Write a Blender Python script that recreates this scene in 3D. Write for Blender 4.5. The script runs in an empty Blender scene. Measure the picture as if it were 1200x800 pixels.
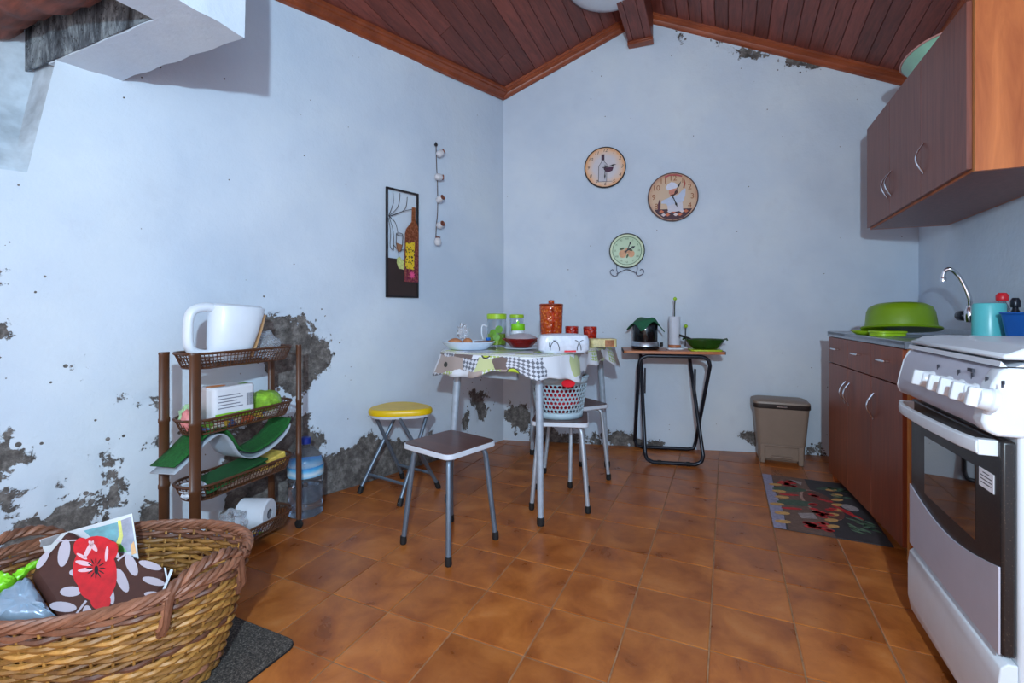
import bpy, bmesh, math, random
import numpy as np
from mathutils import Vector, Matrix
random.seed(7)
rng = np.random.default_rng(5)
scene = bpy.context.scene
COL = scene.collection
pi = math.pi

# ------------------------------------------------------------------ camera (photo frame 1200 x 800)
FPX, TH, HY, EYE = 557.0, 0.4235, 364.0, 1.0
SN, CS = math.sin(TH), math.cos(TH)
cam = bpy.data.cameras.new('camera'); camo = bpy.data.objects.new('camera', cam); COL.objects.link(camo)
camo.location = (0, 0, EYE); camo.rotation_euler = (pi/2, 0, TH)
cam.sensor_width = 36; cam.lens = FPX/1200*36; cam.shift_y = (HY-400)/1200
cam.clip_start = 0.02
scene.camera = camo

# ------------------------------------------------------------------ light: daylight from the open side behind the camera, and the camera's flash
world = bpy.data.worlds.new('world'); scene.world = world; world.use_nodes = True
world.node_tree.nodes['Background'].inputs[0].default_value = (1.0, 0.81, 0.75, 1)
world.node_tree.nodes['Background'].inputs[1].default_value = 1.15
fl = bpy.data.lights.new('camera_flash_offscreen', 'POINT'); flo = bpy.data.objects.new('camera_flash_offscreen', fl); COL.objects.link(flo)
fl.energy = 212; fl.color = (0.61, 0.83, 1.0); fl.shadow_soft_size = 0.035
flo.location = (SN*0.65+(-0.03)*CS, -CS*0.65, EYE+0.54)
vs = scene.view_settings
vs.view_transform = 'Standard'; vs.look = 'None'; vs.exposure = 0.14; vs.gamma = 1.0; vs.use_curve_mapping = False

# ------------------------------------------------------------------ photo pixel -> direction -> point
def dirv(px, py):
    l = (px-600)/FPX
    return Vector((CS*l-SN, SN*l+CS, (HY-py)/FPX))
EYEV = Vector((0, 0, EYE))
def G(px, py, z=0.0):
    d = dirv(px, py); return EYEV+d*((z-EYE)/d.z)
def W(px, d, z=0.0):
    v = dirv(px, HY)*d; return Vector((v.x, v.y, z))
def ZP(py, d): return EYE+(HY-py)/FPX*d
def onplane(px, py, p0, n):
    d = dirv(px, py); return EYEV+d*((Vector(p0)-EYEV).dot(n)/d.dot(n))
CL = G(590, 515); CR = G(1076, 540); L1 = G(381, 580.2)
bd = (CR-CL).normalized(); NB = Vector((bd.y, -bd.x, 0)); AB = math.atan2(bd.y, bd.x)
ld = (CL-L1).normalized(); NL = Vector((ld.y, -ld.x, 0)); AL = math.atan2(ld.y, ld.x)
def B(px, py): return onplane(px, py, CL, NB)
def L(px, py): return onplane(px, py, CL, NL)
def R(px, py): return onplane(px, py, CR, Vector((-1, 0, 0)))
XR = CR.x
RISE = -0.10                                    # the ridge climbs a little towards the camera
def zl(x, y): return 2.69+0.51*(x+1.59)+RISE*(y-3.32)
RX = -0.568
def zr(x, y): return zl(RX, y)-0.352*(x-RX)
def zc(x, y): return zl(x, y) if x < RX else zr(x, y)
def yback(x): return CL.y+(x-CL.x)*bd.y/bd.x
def yleft(x): return CL.y+(x-CL.x)*ld.y/ld.x
YN = -2.2                                       # the open side behind the camera
def xleft(y): return CL.x+(y-CL.y)*ld.x/ld.y

# ------------------------------------------------------------------ mesh helpers
class MB:
    def __init__(s): s.v = []; s.f = []; s.m = []
    def add(s, vs, fs, mi=0):
        o = len(s.v); s.v += [tuple(p) for p in vs]; s.f += [tuple(i+o for i in f) for f in fs]; s.m += [mi]*len(fs)
        return s
    def box(s, x0, x1, y0, y1, z0, z1, mi=0, M=None):
        vs = [Vector((x, y, z)) for z in (z0, z1) for y in (y0, y1) for x in (x0, x1)]
        if M is not None: vs = [M@p for p in vs]
        return s.add(vs, [(0, 2, 3, 1), (4, 5, 7, 6), (0, 1, 5, 4), (2, 6, 7, 3), (0, 4, 6, 2), (1, 3, 7, 5)], mi)
    def bar(s, a, b, w, t, up=Vector((0, 0, 1)), mi=0):
        a, b = Vector(a), Vector(b); d = (b-a).normalized(); n = d.cross(up)
        if n.length < 1e-4: n = d.cross(Vector((0, 1, 0)))
        n.normalize(); u = n.cross(d)
        vs = [p+n*i*w/2+u*j*t/2 for p in (a, b) for i, j in ((-1, -1), (1, -1), (1, 1), (-1, 1))]
        return s.add(vs, [(0, 1, 2, 3), (7, 6, 5, 4), (0, 4, 5, 1), (1, 5, 6, 2), (2, 6, 7, 3), (3, 7, 4, 0)], mi)
    def tube(s, path, r, n=8, closed=False, cap=True, flat=1.0, mi=0, up=Vector((0, 0, 1))):
        P = [Vector(p) for p in path]; k = len(P); vs = []
        pn = None
        for i, p in enumerate(P):
            if closed: t = P[(i+1) % k]-P[i-1]
            else: t = P[min(i+1, k-1)]-P[max(i-1, 0)]
            t.normalize()
            if pn is None:
                a = up if abs(t.dot(up)) < .95 else Vector((1, 0, 0))
                if abs(t.dot(a)) > .95: a = Vector((0, 1, 0))
                pn = t.cross(a).normalized()
            else:
                pn = (pn-t*pn.dot(t))
                pn = pn.normalized() if pn.length > 1e-6 else t.orthogonal().normalized()
            b = t.cross(pn)
            rr = r[i] if isinstance(r, (list, tuple)) else r
            for j in range(n):
                a = 2*pi*j/n
                vs.append(p+pn*math.cos(a)*rr+b*math.sin(a)*rr*flat)
        fs = []
        for i in range(k if closed else k-1):
            for j in range(n):
                a, b2 = i*n+j, i*n+(j+1) % n
                c, d = ((i+1) % k)*n+(j+1) % n, ((i+1) % k)*n+j
                fs.append((a, b2, c, d))
        if cap and not closed:
            fs.append(tuple(range(n-1, -1, -1))); fs.append(tuple((k-1)*n+j for j in range(n)))
        return s.add(vs, fs, mi)
    def lathe(s, prof, n=28, c=(0, 0, 0), sx=1.0, sy=1.0, mi=0, M=None, caps=True):
        vs = []
        for r, z in prof:
            for j in range(n):
                a = 2*pi*j/n; p = Vector((c[0]+r*sx*math.cos(a), c[1]+r*sy*math.sin(a), c[2]+z))
                vs.append(M@p if M is not None else p)
        fs = [(i*n+j, i*n+(j+1) % n, (i+1)*n+(j+1) % n, (i+1)*n+j) for i in range(len(prof)-1) for j in range(n)]
        if caps:
            if prof[0][0] > 1e-5: fs.append(tuple(range(n-1, -1, -1)))
            if prof[-1][0] > 1e-5: fs.append(tuple((len(prof)-1)*n+j for j in range(n)))
        return s.add(vs, fs, mi)
    def loft(s, rings, cap=True, mi=0):
        n = len(rings[0]); vs = [p for r in rings for p in r]
        fs = [(i*n+j, i*n+(j+1) % n, (i+1)*n+(j+1) % n, (i+1)*n+j) for i in range(len(rings)-1) for j in range(n)]
        if cap: fs += [tuple(range(n-1, -1, -1)), tuple((len(rings)-1)*n+j for j in range(n))]
        return s.add(vs, fs, mi)
    def grid(s, fn, nu, nv, mi=0):
        vs = [fn(i/nu, j/nv) for j in range(nv+1) for i in range(nu+1)]
        fs = [(j*(nu+1)+i, j*(nu+1)+i+1, (j+1)*(nu+1)+i+1, (j+1)*(nu+1)+i) for j in range(nv) for i in range(nu)]
        return s.add(vs, fs, mi)
    def prism(s, pts, lo, hi, axis='z', mi=0, M=None):
        def mk(p, h):
            q = {'z': (p[0], p[1], h), 'y': (p[0], h, p[1]), 'x': (h, p[0], p[1])}[axis]
            return M@Vector(q) if M is not None else Vector(q)
        n = len(pts)
        return s.loft([[mk(p, lo) for p in pts], [mk(p, hi) for p in pts]], True, mi)
    def build(s, name, mats, parent=None, smooth=None, bevel=0, solid=0, sub=0, loc=None, rot=None):
        me = bpy.data.meshes.new(name); me.from_pydata(s.v, [], s.f)
        if not isinstance(mats, (list, tuple)): mats = [mats]
        for m in mats: me.materials.append(m)
        if any(s.m): me.polygons.foreach_set('material_index', s.m)
        bm = bmesh.new(); bm.from_mesh(me); bmesh.ops.recalc_face_normals(bm, faces=bm.faces); bm.to_mesh(me); bm.free()
        me.update()
        o = bpy.data.objects.new(name, me); COL.objects.link(o)
        if parent: o.parent = parent
        if loc is not None: o.location = loc
        if rot is not None: o.rotation_euler = rot
        if solid: md = o.modifiers.new('solid', 'SOLIDIFY'); md.thickness = solid; md.offset = 0
        if bevel:
            md = o.modifiers.new('bevel', 'BEVEL'); md.width = bevel; md.segments = 2; md.limit_method = 'ANGLE'; md.angle_limit = 0.6
        if sub: md = o.modifiers.new('sub', 'SUBSURF'); md.levels = sub; md.render_levels = sub
        if smooth is None: smooth = 40
        if smooth:
            me.shade_smooth(); me.set_sharp_from_angle(angle=math.radians(smooth))
        return o
def rrect(w, h, r, n=5, cx=0, cy=0):
    pts = []
    for sx, sy, a0 in ((1, 1, 0), (-1, 1, 90), (-1, -1, 180), (1, -1, 270)):
        for k in range(n+1):
            a = math.radians(a0+90*k/n)
            pts.append((cx+sx*(w/2-r)+r*math.cos(a), cy+sy*(h/2-r)+r*math.sin(a)))
    return pts
def ell(a, b, n=24, cx=0, cy=0, rot=0):
    return [(cx+a*math.cos(t)*math.cos(rot)-b*math.sin(t)*math.sin(rot), cy+a*math.cos(t)*math.sin(rot)+b*math.sin(t)*math.cos(rot)) for t in (2*pi*k/n for k in range(n))]
def spline(pts, k=8, closed=False):
    P = [Vector(p) for p in pts]; n = len(P); out = []
    rngi = range(n) if closed else range(n-1)
    for i in rngi:
        if closed: a, b, c, d = P[i-1], P[i], P[(i+1) % n], P[(i+2) % n]
        else: a, b, c, d = P[max(i-1, 0)], P[i], P[i+1], P[min(i+2, n-1)]
        for j in range(k):
            t = j/k
            out.append(0.5*((2*b)+(c-a)*t+(2*a-5*b+4*c-d)*t*t+(3*b-a-3*c+d)*t**3))
    if not closed: out.append(P[-1])
    return out
def tag(o, label, cat, group=None):
    o['label'] = label; o['category'] = cat
    if group: o['group'] = group
    return o
def thing(name, label, cat, loc=(0, 0, 0), rotz=0, group=None):
    o = bpy.data.objects.new(name, None); COL.objects.link(o); o.empty_display_size = 0.1
    o.location = loc; o.rotation_euler = (0, 0, rotz)
    return tag(o, label, cat, group)
def copy_tree(o, parent=None):
    c = o.copy(); COL.objects.link(c)
    if parent: c.parent = parent
    for ch in list(o.children): copy_tree(ch, c)
    return c
def struct(o): o['kind'] = 'structure'; return o
def text_part(body, size, name, m, parent, loc, rot=(pi/2, 0, 0), shear=0, sx=1.0):
    cu = bpy.data.curves.new(name, 'FONT'); cu.body = body; cu.size = size; cu.align_x = 'CENTER'; cu.align_y = 'CENTER'
    cu.extrude = 0.0004; cu.shear = shear; cu.resolution_u = 3
    t = bpy.data.objects.new(name, cu); COL.objects.link(t)
    me = bpy.data.meshes.new_from_object(t); bpy.data.objects.remove(t)
    me.materials.clear(); me.materials.append(m)
    o = bpy.data.objects.new(name, me); COL.objects.link(o); o.parent = parent; o.location = loc; o.rotation_euler = rot; o.scale = (sx, 1, 1)
    return o

# ------------------------------------------------------------------ materials
def C(r, g, b):
    f = lambda c: (c/255/12.92) if c/255 <= .04045 else ((c/255+.055)/1.055)**2.4
    return (f(r), f(g), f(b), 1)
class N:
    def __init__(s, name):
        s.mat = bpy.data.materials.new(name); s.mat.use_nodes = True; s.nt = s.mat.node_tree
        s.b = s.nt.nodes['Principled BSDF']; s.x = 0
    def node(s, t, **kw):
        n = s.nt.nodes.new(t)
        for k, v in kw.items():
            if k in n.inputs: n.inputs[k].default_value = v
            else: setattr(n, k, v)
        return n
    def link(s, a, b): s.nt.links.new(a, b)
    def coord(s, kind='Object', scale=(1, 1, 1), rot=(0, 0, 0)):
        t = s.node('ShaderNodeTexCoord'); m = s.node('ShaderNodeMapping'); m.inputs['Scale'].default_value = scale; m.inputs['Rotation'].default_value = rot
        s.link(t.outputs[kind], m.inputs[0]); return m.outputs[0]
    def noise(s, vec, scale, detail=4, rough=.55, dist=0):
        n = s.node('ShaderNodeTexNoise', Scale=scale, Detail=detail, Roughness=rough, Distortion=dist); s.link(vec, n.inputs['Vector']); return n.outputs['Fac']
    def ramp(s, fac, stops, interp='LINEAR'):
        r = s.node('ShaderNodeValToRGB'); r.color_ramp.interpolation = interp; e = r.color_ramp.elements
        while len(e) > 1: e.remove(e[-1])
        e[0].position, e[0].color = stops[0]
        for p, c in stops[1:]: q = e.new(p); q.color = c
        s.link(fac, r.inputs[0]); return r.outputs[0]
    def math(s, op, a, b=None, c=None, clamp=False):
        n = s.node('ShaderNodeMath', operation=op, use_clamp=clamp)
        for i, q in enumerate((a, b, c)):
            if q is None: continue
            if isinstance(q, (int, float)): n.inputs[i].default_value = q
            else: s.link(q, n.inputs[i])
        return n.outputs[0]
    def mix(s, fac, a, b, mode='MIX'):
        n = s.node('ShaderNodeMix', data_type='RGBA', blend_type=mode)
        for i, q in ((0, fac), (6, a), (7, b)):
            if isinstance(q, (int, float)): n.inputs[i].default_value = q
            elif isinstance(q, tuple): n.inputs[i].default_value = q
            else: s.link(q, n.inputs[i])
        return n.outputs[2]
    def bump(s, h, strength=.3, dist=.01):
        n = s.node('ShaderNodeBump', Strength=strength, Distance=dist); s.link(h, n.inputs['Height']); s.link(n.outputs[0], s.b.inputs['Normal']); return n
    def set(s, **kw):
        for k, v in kw.items():
            k = k.replace('_', ' ')
            if isinstance(v, (int, float, tuple)): s.b.inputs[k].default_value = v
            else: s.link(v, s.b.inputs[k])
        return s
def plain(name, col, rough=.5, metal=0, var=.12, scale=14, bump=0, **kw):
    k = N(name); v = k.coord(); f = k.noise(v, scale)
    lo = tuple(c*(1-var) for c in col[:3])+(1,); hi = tuple(min(1, c*(1+var)) for c in col[:3])+(1,)
    k.set(Base_Color=k.ramp(f, [(.3, lo), (.7, hi)]), Roughness=rough, Metallic=metal, **kw)
    if bump: k.bump(f, bump, .004)
    return k.mat
def glassy(name, col, rough=.06, trans=1.0, ior=1.4, alpha=1.0):
    k = N(name); k.set(Base_Color=col, Roughness=rough, IOR=ior, Transmission_Weight=trans, Alpha=alpha); return k.mat
def wood(name, dark, light, axis=2, scale=6, stretch=14, rough=.4, rand=0.0, bump=.08, coat=0.0):
    k = N(name); sc = [stretch]*3; sc[axis] = 1.0
    v = k.coord(scale=tuple(sc)); oi = k.node('ShaderNodeObjectInfo')
    off = k.node('ShaderNodeVectorMath', operation='ADD'); k.link(v, off.inputs[0])
    cmb = k.node('ShaderNodeCombineXYZ'); r10 = k.math('MULTIPLY', oi.outputs['Random'], 37.0)
    for i in range(3): k.link(r10, cmb.inputs[i])
    k.link(cmb.outputs[0], off.inputs[1])
    f = k.noise(off.outputs[0], scale*.35, 6, .65, .6)
    col = k.ramp(f, [(.25, dark), (.5, tuple((a+b)/2 for a, b in zip(dark, light))), (.75, light)])
    if rand:
        m = k.math('MULTIPLY_ADD', oi.outputs['Random'], rand, 1-rand/2)
        hs = k.node('ShaderNodeHueSaturation'); k.link(m, hs.inputs['Value']); k.link(col, hs.inputs['Color']); col = hs.outputs[0]
    k.set(Base_Color=col, Roughness=rough, Coat_Weight=coat, Coat_Roughness=.2)
    if bump: k.bump(f, bump, .003)
    return k.mat
M = {}
def plaster(name, worn=True):
    k = N(name); v = k.coord()
    n1 = k.noise(v, 1.3, 4, .6); n2 = k.noise(v, 7, 6, .65); n3 = k.noise(v, 42, 4, .6)
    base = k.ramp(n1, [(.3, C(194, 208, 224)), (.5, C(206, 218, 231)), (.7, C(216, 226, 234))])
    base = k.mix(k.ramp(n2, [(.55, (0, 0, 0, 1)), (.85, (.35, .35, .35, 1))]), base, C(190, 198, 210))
    if not worn:
        k.set(Base_Color=base, Roughness=.85, Specular_IOR_Level=.25)
        k.bump(k.math('ADD', k.math('MULTIPLY', n2, .5), k.math('MULTIPLY', n3, .2)), .5, .014)
        return k.mat
    at = k.node('ShaderNodeAttribute', attribute_name='peel')
    nn = k.noise(v, 9, 8, .7, .3)
    a1 = k.math('MULTIPLY_ADD', k.math('SUBTRACT', nn, .5), .34, at.outputs['Fac'])
    a2 = k.math('MULTIPLY_ADD', k.math('SUBTRACT', n3, .5), .05, a1)
    mask = k.math('MULTIPLY', k.math('SUBTRACT', a2, -.002), 160, clamp=True)
    # scattered pits and flecks, denser close to the damaged plaster
    vo = k.node('ShaderNodeTexVoronoi', Scale=26.0); k.link(v, vo.inputs['Vector'])
    sp = k.math('LESS_THAN', vo.outputs['Distance'], k.math('MULTIPLY_ADD', at.outputs['Fac'], 1.15, .24))
    sp2 = k.math('GREATER_THAN', k.noise(v, 5, 3, .6), .54)
    pit = k.math('MULTIPLY', sp, sp2)
    vo2 = k.node('ShaderNodeTexVoronoi', Scale=11.0); k.link(v, vo2.inputs['Vector']); rc = k.node('ShaderNodeSeparateColor'); k.link(vo2.outputs['Color'], rc.inputs[0])
    pit = k.math('MAXIMUM', pit, k.math('MULTIPLY', k.math('LESS_THAN', vo2.outputs['Distance'], k.math('MULTIPLY', n3, .075)), k.math('GREATER_THAN', rc.outputs[0], .55)))
    allm = k.math('MAXIMUM', mask, pit)
    con = k.ramp(k.noise(v, 22, 8, .75), [(.28, C(48, 44, 42)), (.5, C(104, 99, 96)), (.72, C(158, 152, 148))])
    k.set(Base_Color=k.mix(allm, base, con), Roughness=.85, Specular_IOR_Level=.25)
    h = k.math('ADD', k.math('MULTIPLY', n2, .5), k.math('MULTIPLY', n3, .12))
    h = k.math('SUBTRACT', h, k.math('MULTIPLY', allm, .9))
    h = k.math('ADD', h, k.math('MULTIPLY', k.math('MULTIPLY', k.noise(v, 60, 6, .8), mask), .5))
    k.bump(h, .6, .016)
    return k.mat
def tile_mat():
    k = N('glazed_tile'); oi = k.node('ShaderNodeObjectInfo'); v = k.coord()
    off = k.node('ShaderNodeVectorMath', operation='ADD'); k.link(v, off.inputs[0])
    cmb = k.node('ShaderNodeCombineXYZ'); r = k.math('MULTIPLY', oi.outputs['Random'], 91.0); k.link(r, cmb.inputs[0]); k.link(r, cmb.inputs[1])
    k.link(cmb.outputs[0], off.inputs[1]); vec = off.outputs[0]
    f = k.noise(vec, 7, 5, .6, .4); f2 = k.noise(vec, 60, 3, .7)
    col = k.ramp(f, [(.25, C(124, 64, 24)), (.42, C(158, 85, 33)), (.62, C(184, 108, 48)), (.8, C(196, 128, 72))])
    col = k.mix(k.ramp(f2, [(.62, (0, 0, 0, 1)), (.8, (.4, .4, .4, 1))]), col, C(90, 50, 25))
    hs = k.node('ShaderNodeHueSaturation'); k.link(k.math('MULTIPLY_ADD', oi.outputs['Random'], .22, .89), hs.inputs['Value']); k.link(col, hs.inputs['Color'])
    k.set(Base_Color=hs.outputs[0], Roughness=k.math('MULTIPLY_ADD', f, .22, .20), Specular_IOR_Level=.45)
    k.bump(f, .12, .004)
    return k.mat
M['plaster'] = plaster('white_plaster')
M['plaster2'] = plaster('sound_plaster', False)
M['tile'] = tile_mat()
M['grout'] = plain('grout', C(156, 116, 84), .9, scale=30, var=.3)
M['plank'] = wood('ceiling_plank', C(84, 38, 32), C(144, 74, 60), axis=1, scale=9, stretch=16, rough=.42, rand=.5)
M['trim'] = wood('ceiling_trim', C(110, 50, 28), C(170, 86, 50), axis=0, scale=6, stretch=4, rough=.35, rand=.1)
M['cabdoor'] = wood('cabinet_door', C(104, 56, 46), C(146, 86, 70), axis=2, scale=8, stretch=16, rough=.42)
M['cabdoor2'] = wood('base_door', C(104, 46, 26), C(150, 74, 44), axis=2, scale=8, stretch=16, rough=.38)
M['cabside'] = wood('cabinet_side', C(158, 76, 34), C(214, 124, 66), axis=2, scale=5, stretch=9, rough=.4)
M['edging'] = plain('edge_banding', C(196, 128, 66), .5)
M['dark'] = plain('ceiling_boarding', C(96, 48, 38), .8)
M['chrome'] = plain('chrome', C(225, 225, 230), .16, 1.0, var=.02)
M['steel'] = plain('brushed_steel', C(176, 182, 190), .35, .9, var=.08, scale=40)
M['greymetal'] = plain('grey_metal_paint', C(150, 160, 172), .38, .55, var=.10, scale=40)
M['blackmetal'] = plain('black_metal', C(34, 38, 48), .3, .4)
M['rubber'] = plain('black_rubber', C(22, 22, 24), .7)
M['white'] = plain('white_enamel', C(212, 216, 222), .22, 0, var=.03)
M['whitep'] = plain('white_plastic', C(222, 230, 240), .3, 0, var=.03)
M['soot'] = None
def soot_mat():
    k = N('sooty_plaster'); v = k.coord(scale=(1, 1, .35)); n1 = k.noise(v, 9, 7, .75, .5); n2 = k.noise(k.coord(), 60, 3, .7)
    col = k.ramp(n1, [(.36, C(28, 30, 36)), (.47, C(92, 100, 108)), (.58, C(160, 172, 178)), (.7, C(196, 204, 208))])
    col = k.mix(k.ramp(n2, [(.58, (0, 0, 0, 1)), (.66, (.8, .8, .8, 1))]), col, C(40, 38, 38))
    k.set(Base_Color=col, Roughness=.9); k.bump(n1, .4, .01); return k.mat
M['soot'] = soot_mat()
M['log'] = wood('old_log', C(60, 28, 20), C(150, 78, 56), axis=0, scale=10, stretch=10, rough=.6, bump=.5)

# ------------------------------------------------------------------ wall patches, traced in the photo and turned into wall coordinates
def polys_to_wall(polys, fn, p0, u):
    out = []
    for pl in polys:
        q = []
        for x, y in pl:
            P = fn(x, y); q.append(((P-p0).dot(u), P.z))
        out.append(np.array(q))
    return out
def sdf(S, Z, polys):
    best = np.full(S.shape, -9.0)
    for q in polys:
        d = np.full(S.shape, 1e9); ins = np.zeros(S.shape, bool); n = len(q)
        for i in range(n):
            a, b = q[i], q[(i+1) % n]; e = b-a
            t = np.clip(((S-a[0])*e[0]+(Z-a[1])*e[1])/(e@e+1e-12), 0, 1)
            d = np.minimum(d, np.hypot(S-a[0]-t*e[0], Z-a[1]-t*e[1]))
            if abs(e[1]) > 1e-9:
                c = ((a[1] <= Z) & (b[1] > Z)) | ((b[1] <= Z) & (a[1] > Z))
                ins ^= c & (S < a[0]+(Z-a[1])/e[1]*e[0])
        best = np.maximum(best, np.where(ins, d, -d))
    return np.clip(best, -.2, .12)
LEFT_PEEL = [
 [(301, 376), (318, 366), (337, 363), (352, 376), (365, 386), (381, 388), (387, 404), (387, 428), (372, 440), (357, 450), (352, 458), (322, 456), (316, 437), (300, 411)],
 [(345, 482), (354, 483), (362, 487), (370, 500), (378, 518), (384, 536), (396, 530), (407, 525), (420, 512), (440, 507), (443, 519), (456, 512), (482, 521), (500, 516), (507, 505), (520, 522), (526, 545), (470, 562), (420, 579), (381, 590), (345, 600), (262, 620), (262, 506)],
 [(552, 459), (560, 457), (571, 456), (569, 472), (570, 479), (565, 493), (559, 497), (557, 476), (551, 474)],
 [(541, 497), (547, 480), (549, 494), (544, 508)],
 [(0, 580), (18, 584), (33, 576), (31, 606), (48, 606), (61, 602), (59, 562), (78, 558), (94, 573), (98, 589), (116, 584), (118, 606), (131, 602), (134, 625), (160, 620), (165, 690), (0, 760)],
 [(113, 548), (118, 530), (133, 524), (135, 548), (144, 560), (140, 592), (131, 600), (120, 600), (118, 570)],
 [(0, 505), (12, 508), (14, 525), (24, 512), (22, 528), (8, 552), (0, 556)],
 [(160, 472), (172, 462), (187, 455), (200, 458), (198, 474), (175, 477)],
 [(172, 521), (182, 514), (196, 515), (194, 530)],
 [(160, 604), (170, 585), (180, 592), (192, 588), (192, 640), (160, 640)],
 [(0, 318), (3, 318), (3, 328), (0, 328)], [(0, 374), (5, 376), (5, 390), (0, 392)],
 [(86, 430), (96, 426), (108, 433), (98, 435)], [(140, 462), (154, 458), (152, 467), (142, 467)],
]
BACK_PEEL = [
 [(587, 479), (594, 478), (596, 471), (603, 473), (606, 477), (611, 473), (617, 477), (621, 484), (620, 508), (613, 512), (606, 507), (603, 497), (597, 494), (589, 487)],
 [(620, 486), (632, 494), (645, 500), (660, 508), (690, 512), (706, 510), (714, 502), (724, 506), (735, 509), (746, 514), (775, 519), (775, 523), (740, 524), (620, 519)],
 [(862, 508), (876, 504), (886, 508), (884, 516), (866, 514)], [(952, 528), (962, 524), (972, 531), (966, 536), (952, 534)],
 [(838, 46), (862, 54), (900, 66), (896, 68), (858, 58), (836, 50)], [(912, 68), (958, 78), (956, 81), (914, 72)], [(1010, 87), (1016, 89), (1015, 96), (1011, 94)],
 [(790, 36), (800, 40), (803, 47), (796, 47)],
]
def wall_grid(name, p0, u, n_in, s0, s1, ztop, polys, step=.018, keep=None, slant=None):
    ns = int((s1-s0)/step); nz = 165
    ss = np.linspace(s0, s1, ns+1)
    tops = np.array([ztop(p0.x+u.x*s, p0.y+u.y*s) for s in ss])
    zz = np.linspace(0, 1, nz+1)
    S = np.repeat(ss[:, None], nz+1, 1); Z = tops[:, None]*zz[None, :]
    P = np.stack([p0.x+u.x*S, p0.y+u.y*S, Z], -1)
    # hand-plastered unevenness, real depth
    if slant is not None: S = slant(S, Z); P = np.stack([p0.x+u.x*S, p0.y+u.y*S, Z], -1)
    wob = .006*np.sin(S*2.3+Z*1.7)+.004*np.sin(S*5.1-Z*4.3+1)+.003*np.sin(S*11+Z*9)
    pe = sdf(S, Z, polys)
    wob -= .008*np.clip((pe+.01)/.03, 0, 1)
    P[..., 0] += n_in.x*wob; P[..., 1] += n_in.y*wob
    idx = np.arange((ns+1)*(nz+1)).reshape(ns+1, nz+1)
    a, b, c, d = idx[:-1, :-1], idx[1:, :-1], idx[1:, 1:], idx[:-1, 1:]
    F = np.stack([a, b, c, d], -1).reshape(-1, 4)
    if keep is not None:
        S0 = np.repeat(ss[:, None], nz+1, 1); sc = (S0[:-1, :-1]+S0[1:, 1:])/2; zcn = (Z[:-1, :-1]+Z[1:, 1:])/2
        F = F[keep(sc, zcn).reshape(-1)]
    me = bpy.data.meshes.new(name); me.from_pydata(P.reshape(-1, 3).tolist(), [], F.tolist())
    at = me.attributes.new('peel', 'FLOAT', 'POINT'); at.data.foreach_set('value', pe.reshape(-1).astype(np.float32))
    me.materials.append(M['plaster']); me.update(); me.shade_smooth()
    o = bpy.data.objects.new(name, me); COL.objects.link(o); return struct(o)
# back wall
blen = (CR-CL).length
wb = wall_grid('wall_back', CL, bd, NB, -.02, blen+.02, lambda x, y: zc(x, y)+.02, polys_to_wall(BACK_PEEL, B, CL, bd))
# left wall: s runs from the far corner towards the camera; the fireplace recess is left open
ul = -ld
yN = (G(51, 76, 1.93).y+G(183, 24, 1.93).y)/2+.004; sN = (CL.y-yN)/ld.y; zN = 1.49
sEnd = (CL.y-YN)/ld.y
DSL = (L(33, 215)-CL).dot(ul)-sN
def slf(z): return DSL*np.clip((1.93-z)/(1.93-zN), 0, 1.3)
def lslant(S, Z): return S+slf(Z)*np.clip(1-np.abs(S-sN)/.5, 0, 1)
wl = wall_grid('wall_left', CL, ul, NL, -.02, sEnd, lambda x, y: zc(max(x, -3.15), y)+.02, polys_to_wall(LEFT_PEEL, L, CL, ul),
               keep=lambda S, Z: ~((S > sN) & (Z > zN)), slant=lslant)
def lp(s, off=0, z=0):                         # a point of the left wall, off metres behind its face
    p = CL+ul*s-NL*off; return Vector((p.x, p.y, z))
mb = MB()
for (s0, s1, z0, z1) in ((-.0, sN, 0, 3.0), (sN, sEnd, 0, zN)):
    q = [lp(s0, .04), lp(s1, .04), lp(s1, .30), lp(s0, .30)]
    mb.loft([[Vector((p.x, p.y, z0)) for p in q], [Vector((p.x, p.y, min(z1, zc(p.x, p.y)) if z1 > 2 else z1)) for p in q]])
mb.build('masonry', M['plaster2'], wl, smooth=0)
M['dirty'] = plain('dirty_whitewash', C(190, 202, 212), .9, var=.22, scale=13, bump=.4)
mb = MB()                                       # the recess slopes back out to the wall face at its foot
def rec(u, v):
    s_ = sN-.03+(sEnd-sN)*u; z = zN-.03+(2.6-zN)*v; off = .004+.21*min(1, max(0, (z-zN)/.30))*min(1, max(0, s_-sN+.02)/.06); return lp(s_+float(slf(z))*(1-u), off, z)
mb.grid(rec, 90, 24)
o = mb.build('recess_back', M['dirty'], wl, solid=.01); o['label'] = 'dirty whitewashed back of the fireplace recess'
# masonry behind the back wall, right wall
mb = MB(); o1, o2 = -NB*.04, -NB*.16
q = [CL+o1-bd*.1, CR+o1+bd*.1, CR+o2+bd*.1, CL+o2-bd*.1]
mb.loft([[Vector((p.x, p.y, 0)) for p in q], [Vector((p.x, p.y, zc(p.x, p.y)-.01)) for p in q]])
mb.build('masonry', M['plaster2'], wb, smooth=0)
mb = MB()
mb.grid(lambda u, v: Vector((XR+.003*math.sin(u*23+v*9), YN+(CR.y+.02-YN)*u, (zr(XR, YN+(CR.y-YN)*u)+.02)*v)), 90, 40)
mb.box(XR+.012, XR+.15, YN, CR.y+.05, 0, 2.5)
wr = struct(mb.build('wall_right', M['plaster2']))

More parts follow.
